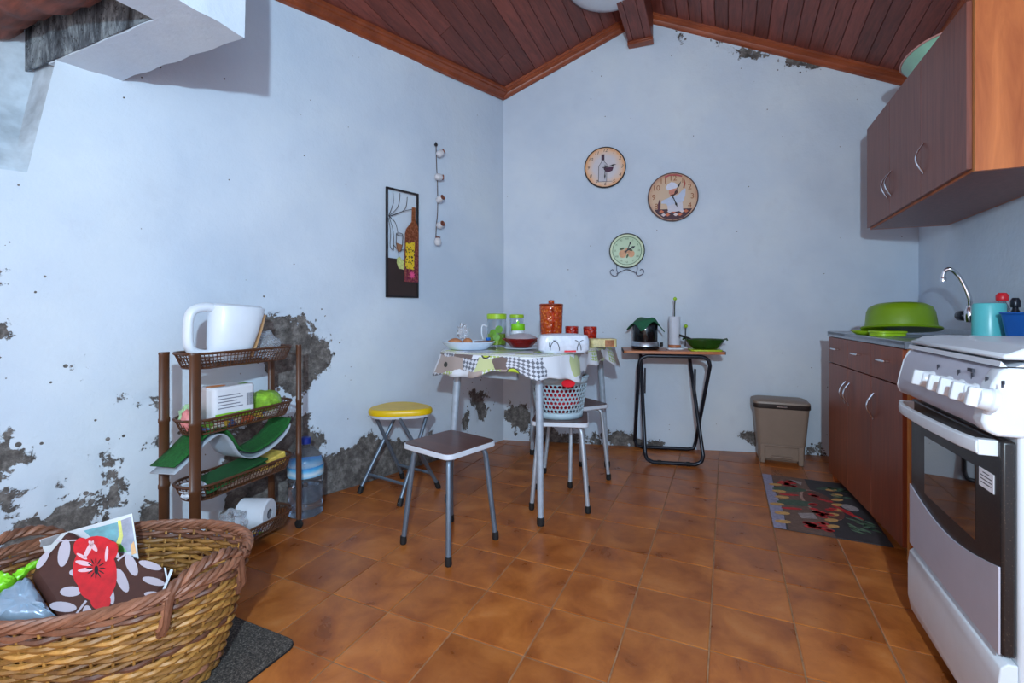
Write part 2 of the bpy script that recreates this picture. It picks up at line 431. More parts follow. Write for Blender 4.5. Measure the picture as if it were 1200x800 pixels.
# ------------------------------------------------------------------ floor: every tile its own piece over the bed of grout
poly = [(CL.x, CL.y), (CR.x, CR.y), (XR, YN), (xleft(YN), YN)]
ex_ = [(CL.x-.06, CL.y+.05), (CR.x+.06, CR.y+.06), (XR+.06, YN), (xleft(YN)-.06, YN)]
mb = MB(); mb.prism(ex_[::-1], -.06, -.0025)
floor = struct(mb.build('floor', M['grout'], smooth=0))
T, OX, OY, GAP = .24453, -2.00235, 1.27055, .0045
def clip(pg, a, b):                             # keep the side to the right of a->b (room polygon runs clockwise)
    out = []; ins = lambda p: (b[0]-a[0])*(p[1]-a[1])-(b[1]-a[1])*(p[0]-a[0]) <= 1e-9
    for i in range(len(pg)):
        p, q = pg[i-1], pg[i]
        if ins(p) != ins(q):
            den = (q[0]-p[0])*(b[1]-a[1])-(q[1]-p[1])*(b[0]-a[0])
            t = ((a[0]-p[0])*(b[1]-a[1])-(a[1]-p[1])*(b[0]-a[0]))/den
            out.append((p[0]+t*(q[0]-p[0]), p[1]+t*(q[1]-p[1])))
        if ins(q): out.append(q)
    return out
def tile_mesh(pg):
    mb = MB(); n = len(pg); cx = sum(p[0] for p in pg)/n; cy = sum(p[1] for p in pg)/n
    sh = lambda e: [((p[0]-cx)*(1-e)+cx, (p[1]-cy)*(1-e)+cy) for p in pg]
    mb.loft([[Vector((*p, -.0025)) for p in sh(0)], [Vector((*p, -.0012)) for p in sh(0)], [Vector((*p, 0)) for p in sh(.02)]])
    return mb
h = (T-GAP)/2
full = tile_mesh([(-h, -h), (h, -h), (h, h), (-h, h)]).build('tile', M['tile'], floor, smooth=0)
first = True; rest = []
for i in range(-6, 15):
    for j in range(-16, 14):
        cx, cy = OX+(i+.5)*T, OY+(j+.5)*T
        pg = [(cx-h, cy-h), (cx+h, cy-h), (cx+h, cy+h), (cx-h, cy+h)]; c = pg
        for k in range(4):
            if c: c = clip(c, poly[k], poly[(k+1) % 4])
        if len(c) < 3: continue
        ar = abs(sum(c[k-1][0]*c[k][1]-c[k][0]*c[k-1][1] for k in range(len(c))))/2
        if ar < 4e-4: continue
        if cy < .2: rest.append(c); continue
        dz = random.uniform(-.0004, .0004)
        if ar > .999*(2*h)**2:
            if first: o = full; first = False
            else: o = full.copy(); COL.objects.link(o)
        else:
            o = tile_mesh([(p[0]-cx, p[1]-cy) for p in c]).build('tile', M['tile'], floor, smooth=0)
        o.location = (cx, cy, dz)

mb = MB()
for c in rest:
    t_ = tile_mesh(c); mb.add(t_.v, t_.f)
o = mb.build('tiles', M['tile'], floor, smooth=0); o['kind'] = 'stuff'

# ------------------------------------------------------------------ ceiling: planks run along the ridge, cut where they meet the walls
def yfar(x): return min(yback(x), yleft(x) if x < CL.x else 9)+.01
def plane_plank(x0, x1, y0, y1f, zf, mat, parent, th=.012):
    # far end follows the walls; y1f gives the far end at x
    xs = [x0, x1]
    for xk in (CL.x,):
        if x0 < xk < x1: xs = [x0, xk, x1]
    top = [(x, y1f(x)) for x in xs]; pts = [(x0, y0), (x1, y0)]+top[::-1]
    if min(t[1] for t in top) <= y0+.02:
        return None
    cx, cy = (x0+x1)/2, y0; cz = zf(cx, cy)
    mb = MB(); g = .0015
    lowr = [Vector((x-cx+(g if x == x0 else -g if x == x1 else 0), y-cy, zf(x, y)-cz)) for x, y in pts]
    ch = [Vector((x-cx+(3.5*g if x == x0 else -3.5*g if x == x1 else 0), y-cy, zf(x, y)-cz-.003)) for x, y in pts]
    up = [p+Vector((0, 0, th)) for p in lowr]
    mb.loft([ch, lowr, up])
    return mb.build('plank', mat, parent, smooth=0, loc=(cx, cy, cz))
mb = MB()
for (xa, xb, zf) in ((-3.2, RX, zl), (RX, XR+.15, zr)):
    c = [(xa, YN), (xb, YN), (xb, yback(xb)+.15), (xa, yback(xa)+.15)]
    mb.loft([[Vector((x, y, zf(x, y)+.013)) for x, y in c], [Vector((x, y, zf(x, y)+.06)) for x, y in c]])
ceil = struct(mb.build('ceiling', M['dark'], smooth=0))
PW = .083
joints = {}
def onceil(px, py):
    # photo pixel on the left slope
    d = dirv(px, py); n = Vector((-.51, -RISE, 1)); p0 = Vector((-1.59, 3.32, 2.69))
    return EYEV+d*((p0-EYEV).dot(n)/d.dot(n))
for q in ((517.6, 39), (569.7, 25.7), (583.5, 69.7)):
    P = onceil(*q); joints[int(math.floor((RX-P.x)/PW))] = P.y
k = 0
while RX-k*PW > -3.15:
    x1, x0 = RX-k*PW, RX-(k+1)*PW
    if k in joints and joints[k] < yfar(x0)-.1:
        yj = joints[k]
        plane_plank(x0, x1, YN, lambda x: yj, zl, M['plank'], ceil)
        plane_plank(x0, x1, yj+.004, yfar, zl, M['plank'], ceil)
    else: plane_plank(x0, x1, YN, yfar, zl, M['plank'], ceil)
    k += 1
k = 0
while RX+k*PW < XR:
    x0, x1 = RX+k*PW, min(RX+(k+1)*PW, XR+.0)
    if x1-x0 > .02: plane_plank(x0, x1, YN, yfar, zr, M['plank'], ceil)
    k += 1
# cornice mouldings (three stepped fillets)
def moulding(name, a, b, inward, size=.062):
    mb = MB(); a, b = Vector(a), Vector(b)
    prof = [(0, .012), (.052, .012), (.052, -.006), (.040, -.012), (.040, -.022), (.030, -.030), (.022, -.034), (.018, -.046), (.018, -.060), (0, -.066)]
    mb.loft([[p+inward*i+Vector((0, 0, z)) for i, z in prof] for p in (a, b)])
    return struct(mb.build(name, M['trim'], smooth=30))
def onwallc(x, y): return Vector((x, y, zc(x, y)))
moulding('trim_back_left', onwallc(CL.x+.01, yback(CL.x+.01)), onwallc(RX-.07, yback(RX-.07)), NB)
moulding('trim_back_right', onwallc(RX+.07, yback(RX+.07)), onwallc(XR-.005, yback(XR-.005)), NB)
sH = (CL.y-1.05)/ld.y
moulding('trim_left', onwallc(lp(.0).x, lp(.0).y), onwallc(lp(sH).x, lp(sH).y), NL)
moulding('trim_right', onwallc(XR, yback(XR)-.02), onwallc(XR, YN), Vector((-1, 0, 0)))
# boxed ridge beam with a panelled underside
zb = B(756, 52).z
mb = MB(); BW = .085
def beamsec(y, w, z0, z1): return [Vector((RX-w, y, z0)), Vector((RX+w, y, z0)), Vector((RX+w, y, z1)), Vector((RX-w, y, z1))]
dzb = zb-zl(RX, yback(RX))
mb.loft([beamsec(y, BW, zl(RX, y)+dzb+.006, zl(RX, y)+.0) for y in (YN, yback(RX-BW)-.0)])
beam = struct(mb.build('trim_ridge', M['plank'], smooth=0)); beam['label'] = 'boxed wooden ridge beam under the ceiling peak'
for (u0, u1) in ((-1, -.55), (-.55, .42), (.42, 1)):
    mb = MB(); yb_ = yback(RX-BW)-.03
    mb.loft([[Vector((RX+BW*u0+.002, y, zl(RX, y)+dzb+dz)), Vector((RX+BW*u1-.002, y, zl(RX, y)+dzb+dz))][::1] + [Vector((RX+BW*u1-.002, y, zl(RX, y)+dzb+.008)), Vector((RX+BW*u0+.002, y, zl(RX, y)+dzb+.008))] for y, dz in ((YN, -.006), (yb_, -.006))])
    mb.build('plank', M['plank'], beam, smooth=0)
mb = MB(); yw = yback(RX-BW)
mb.box(RX-BW-.004, RX+BW+.004, yw-.055, yw+.01, zb-.022, zb+.012); mb.box(RX-BW+.012, RX+BW-.012, yw-.062, yw-.03, zb-.012, zb+.004)
mb.build('end_moulding', M['trim'], beam, bevel=.004)

# ------------------------------------------------------------------ chimney hood over the fireplace recess
HZ = 1.93; hA, hB = G(121, 100, HZ), G(289, 45, HZ); hi = G(51, 76, HZ); hc = G(183, 24, HZ)
hx1 = hB.x; hy1 = (hA.y+hB.y)/2; hy0 = (hi.y+hc.y)/2; hx0 = hc.x
def rough_box(mb, x0, x1, y0, y1, z0, ztop, nx, ny, nz):
    def jit(p): return p+Vector((.002*math.sin(p.y*27+p.z*13), .002*math.sin(p.x*31+p.z*11), .002*math.sin(p.x*37+p.y*44)))
    zt = lambda x, y: zc(x, y)-.012 if ztop is None else ztop
    P = lambda x, y, t: jit(Vector((x, y, z0+(zt(x, y)-z0)*t)))
    lx = lambda u: x0+(x1-x0)*u
    ly = lambda v: y0+(y1-y0)*v
    mb.grid(lambda u, t: P(lx(u), y0, t), nx, nz); mb.grid(lambda u, t: P(lx(u), y1, t), nx, nz)
    mb.grid(lambda v, t: P(x0, ly(v), t), ny, nz); mb.grid(lambda v, t: P(x1, ly(v), t), ny, nz)
    mb.grid(lambda u, v: P(lx(u), ly(v), 0), nx, ny); mb.grid(lambda u, v: P(lx(u), ly(v), 1), nx, ny)
hood_x0 = xleft(hy0)-.05
mb = MB(); rough_box(mb, hood_x0, hx1, hy0, hy1, HZ, None, 26, 8, 10); rough_box(mb, hx0, hx1, YN, hy0-.0005, HZ, None, 8, 70, 10)
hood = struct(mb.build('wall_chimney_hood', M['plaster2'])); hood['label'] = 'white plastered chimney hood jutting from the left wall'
mb = MB(); mb.box(hood_x0-.35, hx0-.002, hy0-.006, hy0-.001, HZ+.004, 2.6); mb.box(hx0-.008, hx0-.002, YN, hy0-.008, HZ+.004, 2.6)
mb.box(hood_x0-.35, hx0-.01, YN, hy0-.008, 2.5, 2.52)
o = mb.build('soot_lining', M['soot'], hood, smooth=0); o['label'] = 'blackened inner face of the hood'
mb = MB(); x0 = xleft(.5)-.25
path = [Vector((x0+(-1.86-x0)*t, hy0-.115+.008*math.sin(t*9), HZ+.165+.012*math.sin(t*5))) for t in np.linspace(0, 1, 22)]
mb.tube(path, [.088+.006*math.sin(k*1.7) for k in range(22)], 14)
o = mb.build('wooden_log', M['log'], hood); o['label'] = 'weathered red brown log inside the hood'
# ------------------------------------------------------------------ kitchen: base unit, worktop, wall cabinet, cooker
def bow_handle(parent, x, z, h, out=.028, y=0, m=None):
    mb = MB(); pts = [(x, y-out*math.sin(pi*t), z+h*(t-.5)) for t in np.linspace(0, 1, 13)]
    mb.tube(pts, .0055, 8, flat=.6); mb.lathe([(.006, 0), (.006, .004)], 8, M=Matrix.Translation((x, y, z-h/2))@Matrix.Rotation(pi/2, 4, 'X'))
    return mb.build('handle', m or M['chrome'], parent)
cf, cn = Vector((.57, 3.345, 0)), G(1066, 661)
cv = (cn-cf); cv.z = 0; CWID = cv.length; CROT = math.atan2(cv.y, cv.x)
unit = thing('base_cabinet', 'reddish brown sink cabinet with three drawers over three doors', 'cabinet', (cf.x, cf.y, 0), CROT)
CD = .485; CT = .85
mb = MB(); mb.box(0, .016, .004, CD, 0, CT); mb.box(CWID-.018, CWID, .004, CD, 0, CT); mb.box(.016, CWID-.018, CD-.012, CD, .06, CT); mb.box(.016, CWID-.018, .05, CD, .06, .078); mb.box(.016, CWID-.018, .05, .062, 0, .06)
body = mb.build('carcass', M['cabside'], unit, smooth=0); body['label'] = 'orange wood grain side panel'
mb = MB(); mb.box(CWID-.018, CWID-.0005, -.0015, .0035, 0, CT); mb.build('edge_strip', M['edging'], unit, smooth=0)
dw = (CWID-.018)/3
for k in range(3):
    mb = MB(); mb.box(k*dw+.0015, (k+1)*dw-.0015, -.016, .002, .70, CT-.003); d = mb.build('drawer', M['cabdoor2'], unit, bevel=.0012, smooth=0)
    mb = MB(); xm = (k+.5)*dw; z = .785
    mb.bar((xm-.045, -.036, z), (xm+.045, -.036, z), .009, .009); mb.bar((xm-.04, -.036, z), (xm-.04, -.015, z), .007, .007); mb.bar((xm+.04, -.036, z), (xm+.04, -.015, z), .007, .007)
    mb.build('handle', M['chrome'], d, bevel=.002)
    mb = MB(); mb.box(k*dw+.0015, (k+1)*dw-.0015, -.016, .002, .055, .695); d = mb.build('door', M['cabdoor2'], unit, bevel=.0012, smooth=0)
    bow_handle(d, (dw-.03, dw+.03, 2*dw+.03)[k], .565, .115, y=-.016)
top = thing('sink_worktop', 'grey metal sink worktop with rolled edge on the brown cabinet', 'worktop', (cf.x, cf.y, CT), CROT)
mb = MB(); X0, X1, Y0, Y1 = -.01, CWID+.006, -.02, CD+.008
sx0, sx1, sy0, sy1 = .30, .70, .09, .40
for (a, b, c, d) in ((X0, sx0, Y0, Y1), (sx1, X1, Y0, Y1), (sx0, sx1, Y0, sy0), (sx0, sx1, sy1, Y1)): mb.box(a, b, c, d, .012, .028)
mb.box(X0, X1, Y0, Y0+.006, .0, .03); mb.box(X0, X1, Y1-.012, Y1, .0, .055); mb.box(X1-.005, X1, Y0, Y1, 0, .03); mb.box(X0, X0+.005, Y0, Y1, 0, .03)
mb.build('drainer_top', M['steel'], top, bevel=.002)
mb = MB(); mb.box(sx0, sx1, sy0, sy1, -.13, -.125)
for (a, b, c, d) in ((sx0, sx0+.004, sy0, sy1), (sx1-.004, sx1, sy0, sy1), (sx0, sx1, sy0, sy0+.004), (sx0, sx1, sy1-.004, sy1)): mb.box(a, b, c, d, -.13, .012)
mb.build('sink_bowl', M['steel'], top)
# corner clip
mb = MB(); mb.box(X1-.0, X1+.0015, Y0, Y0+.16, -.001, .029); mb.build('corner_cap', plain('dull_zinc', C(120, 124, 132), .5, .6, var=.3, scale=60), top)
def onunit(x, y, z=0):
    c, s = math.cos(CROT), math.sin(CROT); return Vector((cf.x+x*c-y*s, cf.y+x*s+y*c, z))

UX, UY, UZ0, UZ1, ULEN, UD = .793, 3.505, 1.488, 2.096, 1.327, .362
up = thing('wall_cabinet', 'brown three-door wall cabinet hung above the sink', 'cabinet', (UX, UY, UZ0), -pi/2)
UH = UZ1-UZ0
mb = MB(); mb.box(0, .016, .0, UD, 0, UH); mb.box(ULEN-.018, ULEN, .0, UD, 0, UH); mb.box(.016, ULEN-.018, .0, UD, UH-.016, UH); mb.box(.016, ULEN-.018, UD-.01, UD, 0, UH); mb.box(.016, ULEN-.018, .0, UD, 0.004, .02)
o = mb.build('carcass', M['cabside'], up, smooth=0); o['label'] = 'bright orange wood grain side panel'
mb = MB(); mb.box(0.016, ULEN-.018, .002, UD-.01, .0005, .0038); mb.build('bottom_panel', M['cabdoor'], up, smooth=0)
mb = MB(); mb.box(ULEN-.018, ULEN-.0005, -.0015, .0005, 0, UH); mb.build('edge_strip', M['edging'], up, smooth=0)
dw = (ULEN-.018)/3
for k in range(3):
    mb = MB(); mb.box(k*dw+.0015, (k+1)*dw-.0015, -.017, -.001, .012, UH); d = mb.build('door', M['cabdoor'], up, bevel=.0012, smooth=0)
    bow_handle(d, (dw-.028, dw+.03, 2*dw+.035)[k], .17, .125, y=-.017)

# cooker
SX, SY, SW, SDp = .557, 1.904, .563, .575
M['panel'] = plain('silver_grey_paint', C(186, 184, 196), .35, .15, var=.03)
def speck(name, col, rough):
    k = N(name); v = k.coord(); f = k.noise(v, 260, 2, .6); g = k.noise(v, 8, 4)
    k.set(Base_Color=k.mix(k.ramp(f, [(.62, (0, 0, 0, 1)), (.72, (.5, .5, .5, 1))]), col, C(110, 92, 80)), Roughness=k.math('MULTIPLY_ADD', g, .25, rough-.1), Specular_IOR_Level=.5); return k.mat
M['ovenglass'] = speck('oven_black_glass', C(30, 26, 26), .3)
k = N('oven_window_glass'); k.set(Base_Color=C(14, 10, 9), Roughness=.035, Specular_IOR_Level=1.0, Coat_Weight=1.0, Coat_Roughness=.02, Coat_IOR=2.1); M['ovenwin'] = k.mat
ck = thing('cooker', 'white freestanding gas cooker with closed lid and black oven door', 'cooker', (SX, SY, 0), -pi/2)
mb = MB(); mb.box(.004, SW-.004, .004, SDp, .05, .865); mb.build('body', M['white'], ck, bevel=.01)
for fx, fy in ((.04, .04), (SW-.04, .04), (.04, SDp-.04), (SW-.04, SDp-.04)):
    mb = MB(); mb.lathe([(.018, 0), (.018, .02), (.012, .022), (.012, .052)], 12, (fx, fy, 0)); mb.build('foot', M['rubber'], ck)
prof = [(.02, .878), (-.012, .878), (-.026, .872), (-.040, .845), (-.052, .79), (-.056, .765), (-.050, .745), (-.03, .735), (.02, .735)]
mb = MB(); mb.prism(prof, .012, SW-.045, 'x'); cp = mb.build('control_panel', M['panel'], ck, smooth=50)
for a, b in ((0, .014), (SW-.048, SW)):
    mb = MB(); mb.prism([(y-.002 if y < .01 else y, z+(.002 if z > .85 else -.002)) for y, z in prof], a, b, 'x'); mb.build('panel_cheek', M['white'], ck, smooth=50, bevel=.006)
def rl(z0, z1, e=0): return [(SDp-.01, z0), (SDp-.01, z1), (.05, z1), (.012, z1-.004), (-.012, z1-.016), (-.026+e, z0+.012), (-.028+e, z0)]
mb = MB(); mb.prism(rl(.881, .893), .004, SW-.004, 'x'); mb.build('hob_rim', M['white'], ck, smooth=50)
mb = MB(); mb.prism(rl(.896, .925, .004), .002, SW-.002, 'x'); mb.build('lid', M['white'], ck, smooth=50, bevel=.01)
# knobs on the tilted fascia
nrm = Vector((0, -.98, .2)).normalized()
def knob_at(x, zf):
    y = -.052+(zf-.79)*(-.012/-.055 if zf < .79 else .218)
    q = Vector((x, y, zf)); z = nrm; xx = Vector((1, 0, 0)); yy = z.cross(xx)
    Mx = Matrix((xx, yy, z)).transposed().to_4x4(); Mx.translation = q
    kb = MB(); kb.lathe([(.026, -.004), (.026, .004), (.0225, .008), (.0225, .02), (.020, .024), (0, .025)], 24, M=Mx)
    o = kb.build('knob', M['white'], ck)
    kg = MB()
    kg.loft([[Mx@Vector((.010*sx, .021*sy, .020)) for sx, sy in ((-1, -1), (1, -1), (1, 1), (-1, 1))], [Mx@Vector((.0075*sx, .020*sy, .042)) for sx, sy in ((-1, -1), (1, -1), (1, 1), (-1, 1))]])
    kg.build('grip', M['white'], o, bevel=.003)
def kx(px):                                      # cooker-front pixel column -> local x
    l = (px-600)/FPX; d = (SX-.06)/(CS*l-SN); return SY-d*(SN*l+CS)
for px in (1084.5, 1104, 1117.5, 1133, 1153): knob_at(kx(px), .811)
M['ink'] = plain('dark_print', C(50, 50, 62), .6)
def fascia(px, z): 
    y = -.052+(z-.79)*.218; return kx(px), y-.0012, z
for px in (1088, 1111, 1126, 1142, 1160):
    x, y, z = fascia(px, .85); m = MB(); m.box(x-.005, x-.001, y-.0006, y+.002, z-.008, z+.006); m.box(x+.0005, x+.004, y-.0006, y+.002, z-.001, z+.007); m.build('printed_symbol', M['ink'], cp, smooth=0)
x, y, z = fascia(1123, .862); m = MB()
for i in range(3): m.box(x-.013+i*.009, x-.006+i*.009, y-.002, y+.003, z-.004, z+.004)
m.build('printed_badge', M['ink'], cp, smooth=0)
# oven door
mb = MB(); mb.box(.006, SW-.012, -.022, .003, .262, .722); door = mb.build('oven_door', M['ovenglass'], ck, bevel=.006)
n = 18
curve = [(.008+(SW-.022)*t, .455-.045*math.sin(pi*(t*.96+.02))+(.0)*t) for t in np.linspace(0, 1, n)]
mb = MB(); mb.prism([(.122, .46), (.436, .46), (.436, .636), (.122, .630)], -.0228, -.0222, 'y'); w_ = mb.build('oven_window', M['ovenwin'], door, smooth=0)
mb = MB(); mb.prism([(.008, .264)]+[(SW-.014, .264)]+curve[::-1], -.0262, -.0224, 'y'); mb.build('lower_panel', M['panel'], door, smooth=0, bevel=.001)
mb = MB(); pts = spline([(.02, -.022, .700), (.03, -.05, .700), (.10, -.062, .698), (.28, -.068, .700), (.46, -.062, .702), (.535, -.05, .702)], 6)
for a, b in zip(pts[:-1], pts[1:]):
    pass
ring = lambda p: [p+Vector((0, dy, dz)) for dy, dz in ((-.007, -.014), (-.009, 0), (-.007, .014), (.004, .017), (.006, 0), (.004, -.017))]
mb.loft([ring(p) for p in pts]); mb.box(.012, .034, -.055, -.02, .683, .717); mb.box(.515, .537, -.055, -.02, .685, .719)
mb.build('handle', M['white'], door, bevel=.003)
mb = MB(); mb.box(.455, .522, -.0232, -.0222, .598, .640); st = mb.build('sticker', plain('sticker_paper', C(232, 232, 236), .6), door, smooth=0)
m = MB()
for i, w_ in enumerate((.03, .05, .052, .046)): m.box(.488-w_/2, .488+w_/2, -.0236, -.0231, .632-i*.008, .634-i*.008)
m.build('printed_lines', M['ink'], st, smooth=0)
mb = MB(); prof = [(.003, .252), (-.014, .252), (-.026, .240), (-.030, .20), (-.030, .10), (-.022, .055), (.003, .03)]
mb.prism(prof, .004, SW-.006, 'x'); mb.build('drawer', M['white'], ck, smooth=50, bevel=.003)

# tap on the right-hand wall
fb = onplane(1137, 366, (XR-.085, 0, 0), Vector((1, 0, 0)))
tap = thing('wall_tap', 'chrome wall tap with black knob and long curved spout over the sink', 'tap', (XR-.003, fb.y, .965), -pi/2)
mb = MB(); mb.lathe([(.027, 0), (.027, .008), (.014, .014), (.014, .08)], 18, M=Matrix.Rotation(pi/2, 4, 'X')); mb.lathe([(.017, -.02), (.02, 0), (.02, .035), (.014, .045), (.012, .06)], 18, (0, -.085, 0)); mb.build('valve_body', M['chrome'], tap)
mb = MB(); mb.lathe([(.011, 0), (.011, .05)], 12, M=Matrix.Translation((0, -.085, .01))@Matrix.Rotation(-pi/2, 4, 'Y')); mb.build('stem', M['chrome'], tap)
mb = MB(); mb.lathe([(.022, 0), (.025, .006), (.025, .05), (.02, .056), (0, .057)], 14, M=Matrix.Translation((-.045, -.085, .01))@Matrix.Rotation(-pi/2, 4, 'Y')); mb.build('knob', M['blackmetal'], tap)
def tapl(px, py, off):                          # spout points: pixel on a plane off metres in front of the wall, in tap coordinates
    P = onplane(px, py, (XR-off, 0, 0), Vector((1, 0, 0))); return Vector((fb.y-P.y, -off+.003, P.z-.965))
sp = spline([(0, -.085, .055), tapl(1136, 350, .090), tapl(1131, 337, .105), tapl(1123, 323, .13), tapl(1114, 315.5, .16), tapl(1107, 318, .18), tapl(1105, 325, .185)], 6)
mb = MB(); mb.tube(sp, .0105, 10); mb.build('spout', M['chrome'], tap)
e = sp[-1]; mb = MB(); mb.lathe([(.0125, 0), (.0145, -.006), (.0145, -.02)], 12, tuple(e)); mb.build('aerator', M['chrome'], tap)

# on the worktop
WZ = CT+.0285
M['limep'] = plain('olive_green_plastic', C(112, 146, 18), .35, var=.08, scale=5)
M['limeb'] = plain('lime_plastic', C(158, 200, 40), .35, var=.08, scale=6)
tp = onunit(.66, .245)
M['teal'] = plain('turquoise_plastic', C(92, 196, 200), .3, var=.04)
# big green washing-up bowl, upside down on smaller tubs
bp = W(1055, 2.36, 0)
bowl = thing('washing_up_bowl', 'big olive green plastic bowl upside down on the sink worktop', 'bowl', (bp.x, bp.y, WZ+.027), TH)
mb = MB(); out = [(.198, 0), (.203, .006), (.198, .012), (.180, .014), (.178, .03), (.17, .085), (.158, .108), (.13, .122), (0, .127)]
mb.lathe(out, 44); mb.lathe([(.19, .001), (.172, .012), (.162, .085), (.15, .1), (0, .118)], 44, caps=False)
mb.build('bowl_shell', M['limep'], bowl); bowl.scale = (.80, .80, 1.02); bowl.rotation_euler = (math.radians(-7), math.radians(4), TH)
M['limeb2'] = plain('bright_green_plastic', C(150, 190, 30), .35, var=.05)
for i, (px, d, w, lab) in enumerate(((1040, 2.27, .085, 'round'), )):
    q = W(px, d, WZ); t = thing('plastic_tub', 'lime green plastic tub squeezed under the upturned olive bowl', 'tub', q, TH)
    mb = MB(); mb.prism(rrect(.13, .10, .03), .0, .02); mb.build('tub_wall', M['limeb2'], t, bevel=.003)
    mb = MB(); mb.prism(rrect(.14, .11, .035), .016, .026); mb.build('rim', M['limeb2'], t, bevel=.003)
q = W(1017, 2.42, WZ); t = thing('plastic_dish', 'lime green shallow dish under the edge of the olive bowl', 'dish', q, TH)
mb = MB(); mb.lathe([(.05, 0), (.07, .012), (.078, .02), (.074, .021), (.05, .006), (0, .006)], 30, sx=1.0, sy=.8); mb.build('dish_shell', M['limeb2'], t)
q = W(1159, 1.97, WZ); pot = thing('measuring_jug', 'turquoise plastic beaker upside down behind the cooker lid', 'beaker', q, TH)
mb = MB(); mb.lathe([(.056, 0), (.056, .012), (.054, .014), (.052, .145), (.049, .152), (.03, .154), (0, .154)], 36); mb.build('beaker_wall', M['teal'], pot)
mb = MB(); mb.lathe([(.0575, .002), (.0575, .010)], 36); mb.build('rim', M['teal'], pot)
q = W(1222, 1.80, WZ); tub = thing('blue_tub', 'blue plastic tub of washing-up things beside the turquoise beaker', 'tub', q, TH)
M['blue'] = plain('blue_plastic', C(18, 92, 176), .35, var=.06)
mb = MB(); mb.loft([[Vector((*p, 0)) for p in rrect(.17, .13, .03)], [Vector((*p, .112)) for p in rrect(.20, .16, .035)], [Vector((*p, .112)) for p in rrect(.19, .15, .033)], [Vector((*p, .006)) for p in rrect(.155, .12, .028)]]); mb.build('tub_wall', M['blue'], tub)
mb = MB(); mb.tube([Vector((*p, .112)) for p in rrect(.2, .16, .035)], .005, 6, closed=True); mb.build('rim', M['blue'], tub)
M['redp'] = plain('red_plastic', C(214, 30, 44), .35, var=.05)
M['pgreen'] = plain('pale_green_plastic', C(160, 190, 160), .4, var=.06)
def bottle(px, d, z0, label, bm, cm, r=.024, h=.12, cap=.03, name='detergent_bottle'):
    q = W(px, d, z0); t = thing(name, label, 'bottle', q, TH)
    mb = MB(); mb.lathe([(0, 0), (r*.95, .001), (r, .006), (r, h*.7), (r*.9, h*.8), (r*.5, h*.95), (r*.45, h)], 20); mb.build('bottle_body', bm, t)
    mb = MB(); mb.lathe([(r*.75, 0), (r*.8, .004), (r*.8, cap*.7), (r*.5, cap), (0, cap)], 16, (0, 0, h)); mb.build('cap', cm, t)
    return t
bottle(1174.5, 2.06, WZ, 'clear bottle with red cap standing at the wall behind the turquoise beaker', glassy('clear_bottle', C(220, 226, 232), .08), M['redp'], .026, .165, .034)
bottle(1190, 1.97, WZ, 'black bottle with flip cap between red-capped bottle and blue tub', M['blackmetal'], M['blackmetal'], .02, .135, .04)
bottle(1207, 1.82, WZ+.007, 'small pale green bottle with orange cap standing in the blue tub', M['pgreen'], plain('orange_cap', C(232, 150, 50), .4), .016, .13, .022)
# tray lying on top of the wall cabinet
P = Vector((.93, 2.97, UZ1)); tr = thing('serving_dish', 'pale green dish with pink rim lying on top of the wall cabinet', 'dish', P, -pi/2)
M['paleg'] = plain('pale_green_melamine', C(150, 200, 170), .3, var=.15, scale=6); M['pinkp'] = plain('pink_melamine', C(206, 150, 140), .35, var=.2, scale=20)
mb = MB(); mb.lathe([(.1, 0), (.11, .01), (.19, .12), (.23, .155), (.226, .158), (.185, .125), (.10, .016), (0, .014)], 40, sx=1.0, sy=.52); mb.build('dish_shell', M['paleg'], tr)
mb = MB(); mb.tube([Vector((.23*math.cos(a), .12*math.sin(a), .156)) for a in np.linspace(0, 2*pi, 40)[:-1]], .005, 6, closed=True); mb.build('rim', M['pinkp'], tr)
# ------------------------------------------------------------------ table, stools, folding table
UA = Vector((.1, .995, 0)).normalized(); VA = Vector((-UA.y, UA.x, 0))
TC = Vector((-1.010, 2.575, 0)); TZ = .795; TROT = math.atan2(UA.y, UA.x)
M['tablepaint'] = plain('pale_grey_table_paint', C(168, 180, 194), .4, .2, var=.12, scale=30)
tb = thing('kitchen_table', 'pale grey metal-legged kitchen table under a printed cloth', 'table', (TC.x, TC.y, 0), TROT)
# local x = along the long side (UA), local y = VA
TA, TBH = .562, .355
def sup(a, b, n=72, e=4.2):
    o = []
    for k in range(n):
        t = 2*pi*k/n; c, s = math.cos(t), math.sin(t)
        r = (abs(c)**e+abs(s)**e)**(-1/e); o.append((a*c*r, b*s*r))
    return o
mb = MB(); mb.prism(sup(TA-.004, TBH-.004), TZ-.022, TZ); mb.build('tabletop', M['tablepaint'], tb)
fa, fbb, ta, tbb = .475, .27, .425, .235
for sx in (-1, 1):
    for sy in (-1, 1):
        mb = MB(); f_, t_ = Vector((sx*fa, sy*fbb, .012)), Vector((sx*ta, sy*tbb, TZ-.022))
        mb.tube([f_, t_], [.0135, .021], 12); lg = mb.build('leg', M['tablepaint'], tb)
        mb = MB(); mb.lathe([(.0, 0), (.017, .001), (.0185, .01), (.0175, .035), (.0145, .038)], 14, (f_.x, f_.y, 0)); mb.build('rubber_foot', M['rubber'], lg)
for nm, (x0, x1, y0, y1) in (('a', (-ta, ta, tbb-.009, tbb+.009)), ('b', (-ta, ta, -tbb-.009, -tbb+.009)), ('c', (-ta-.009, -ta+.009, -tbb, tbb)), ('d', (ta-.009, ta+.009, -tbb, tbb))):
    mb = MB(); mb.box(x0, x1, y0, y1, TZ-.095, TZ-.023); mb.build('apron', M['tablepaint'], tb, bevel=.003)
mb = MB(); mb.box(-ta-.03, -ta-.008, -.13, .215, TZ-.132, TZ-.028); mb.build('drawer_front', M['tablepaint'], tb, bevel=.003)
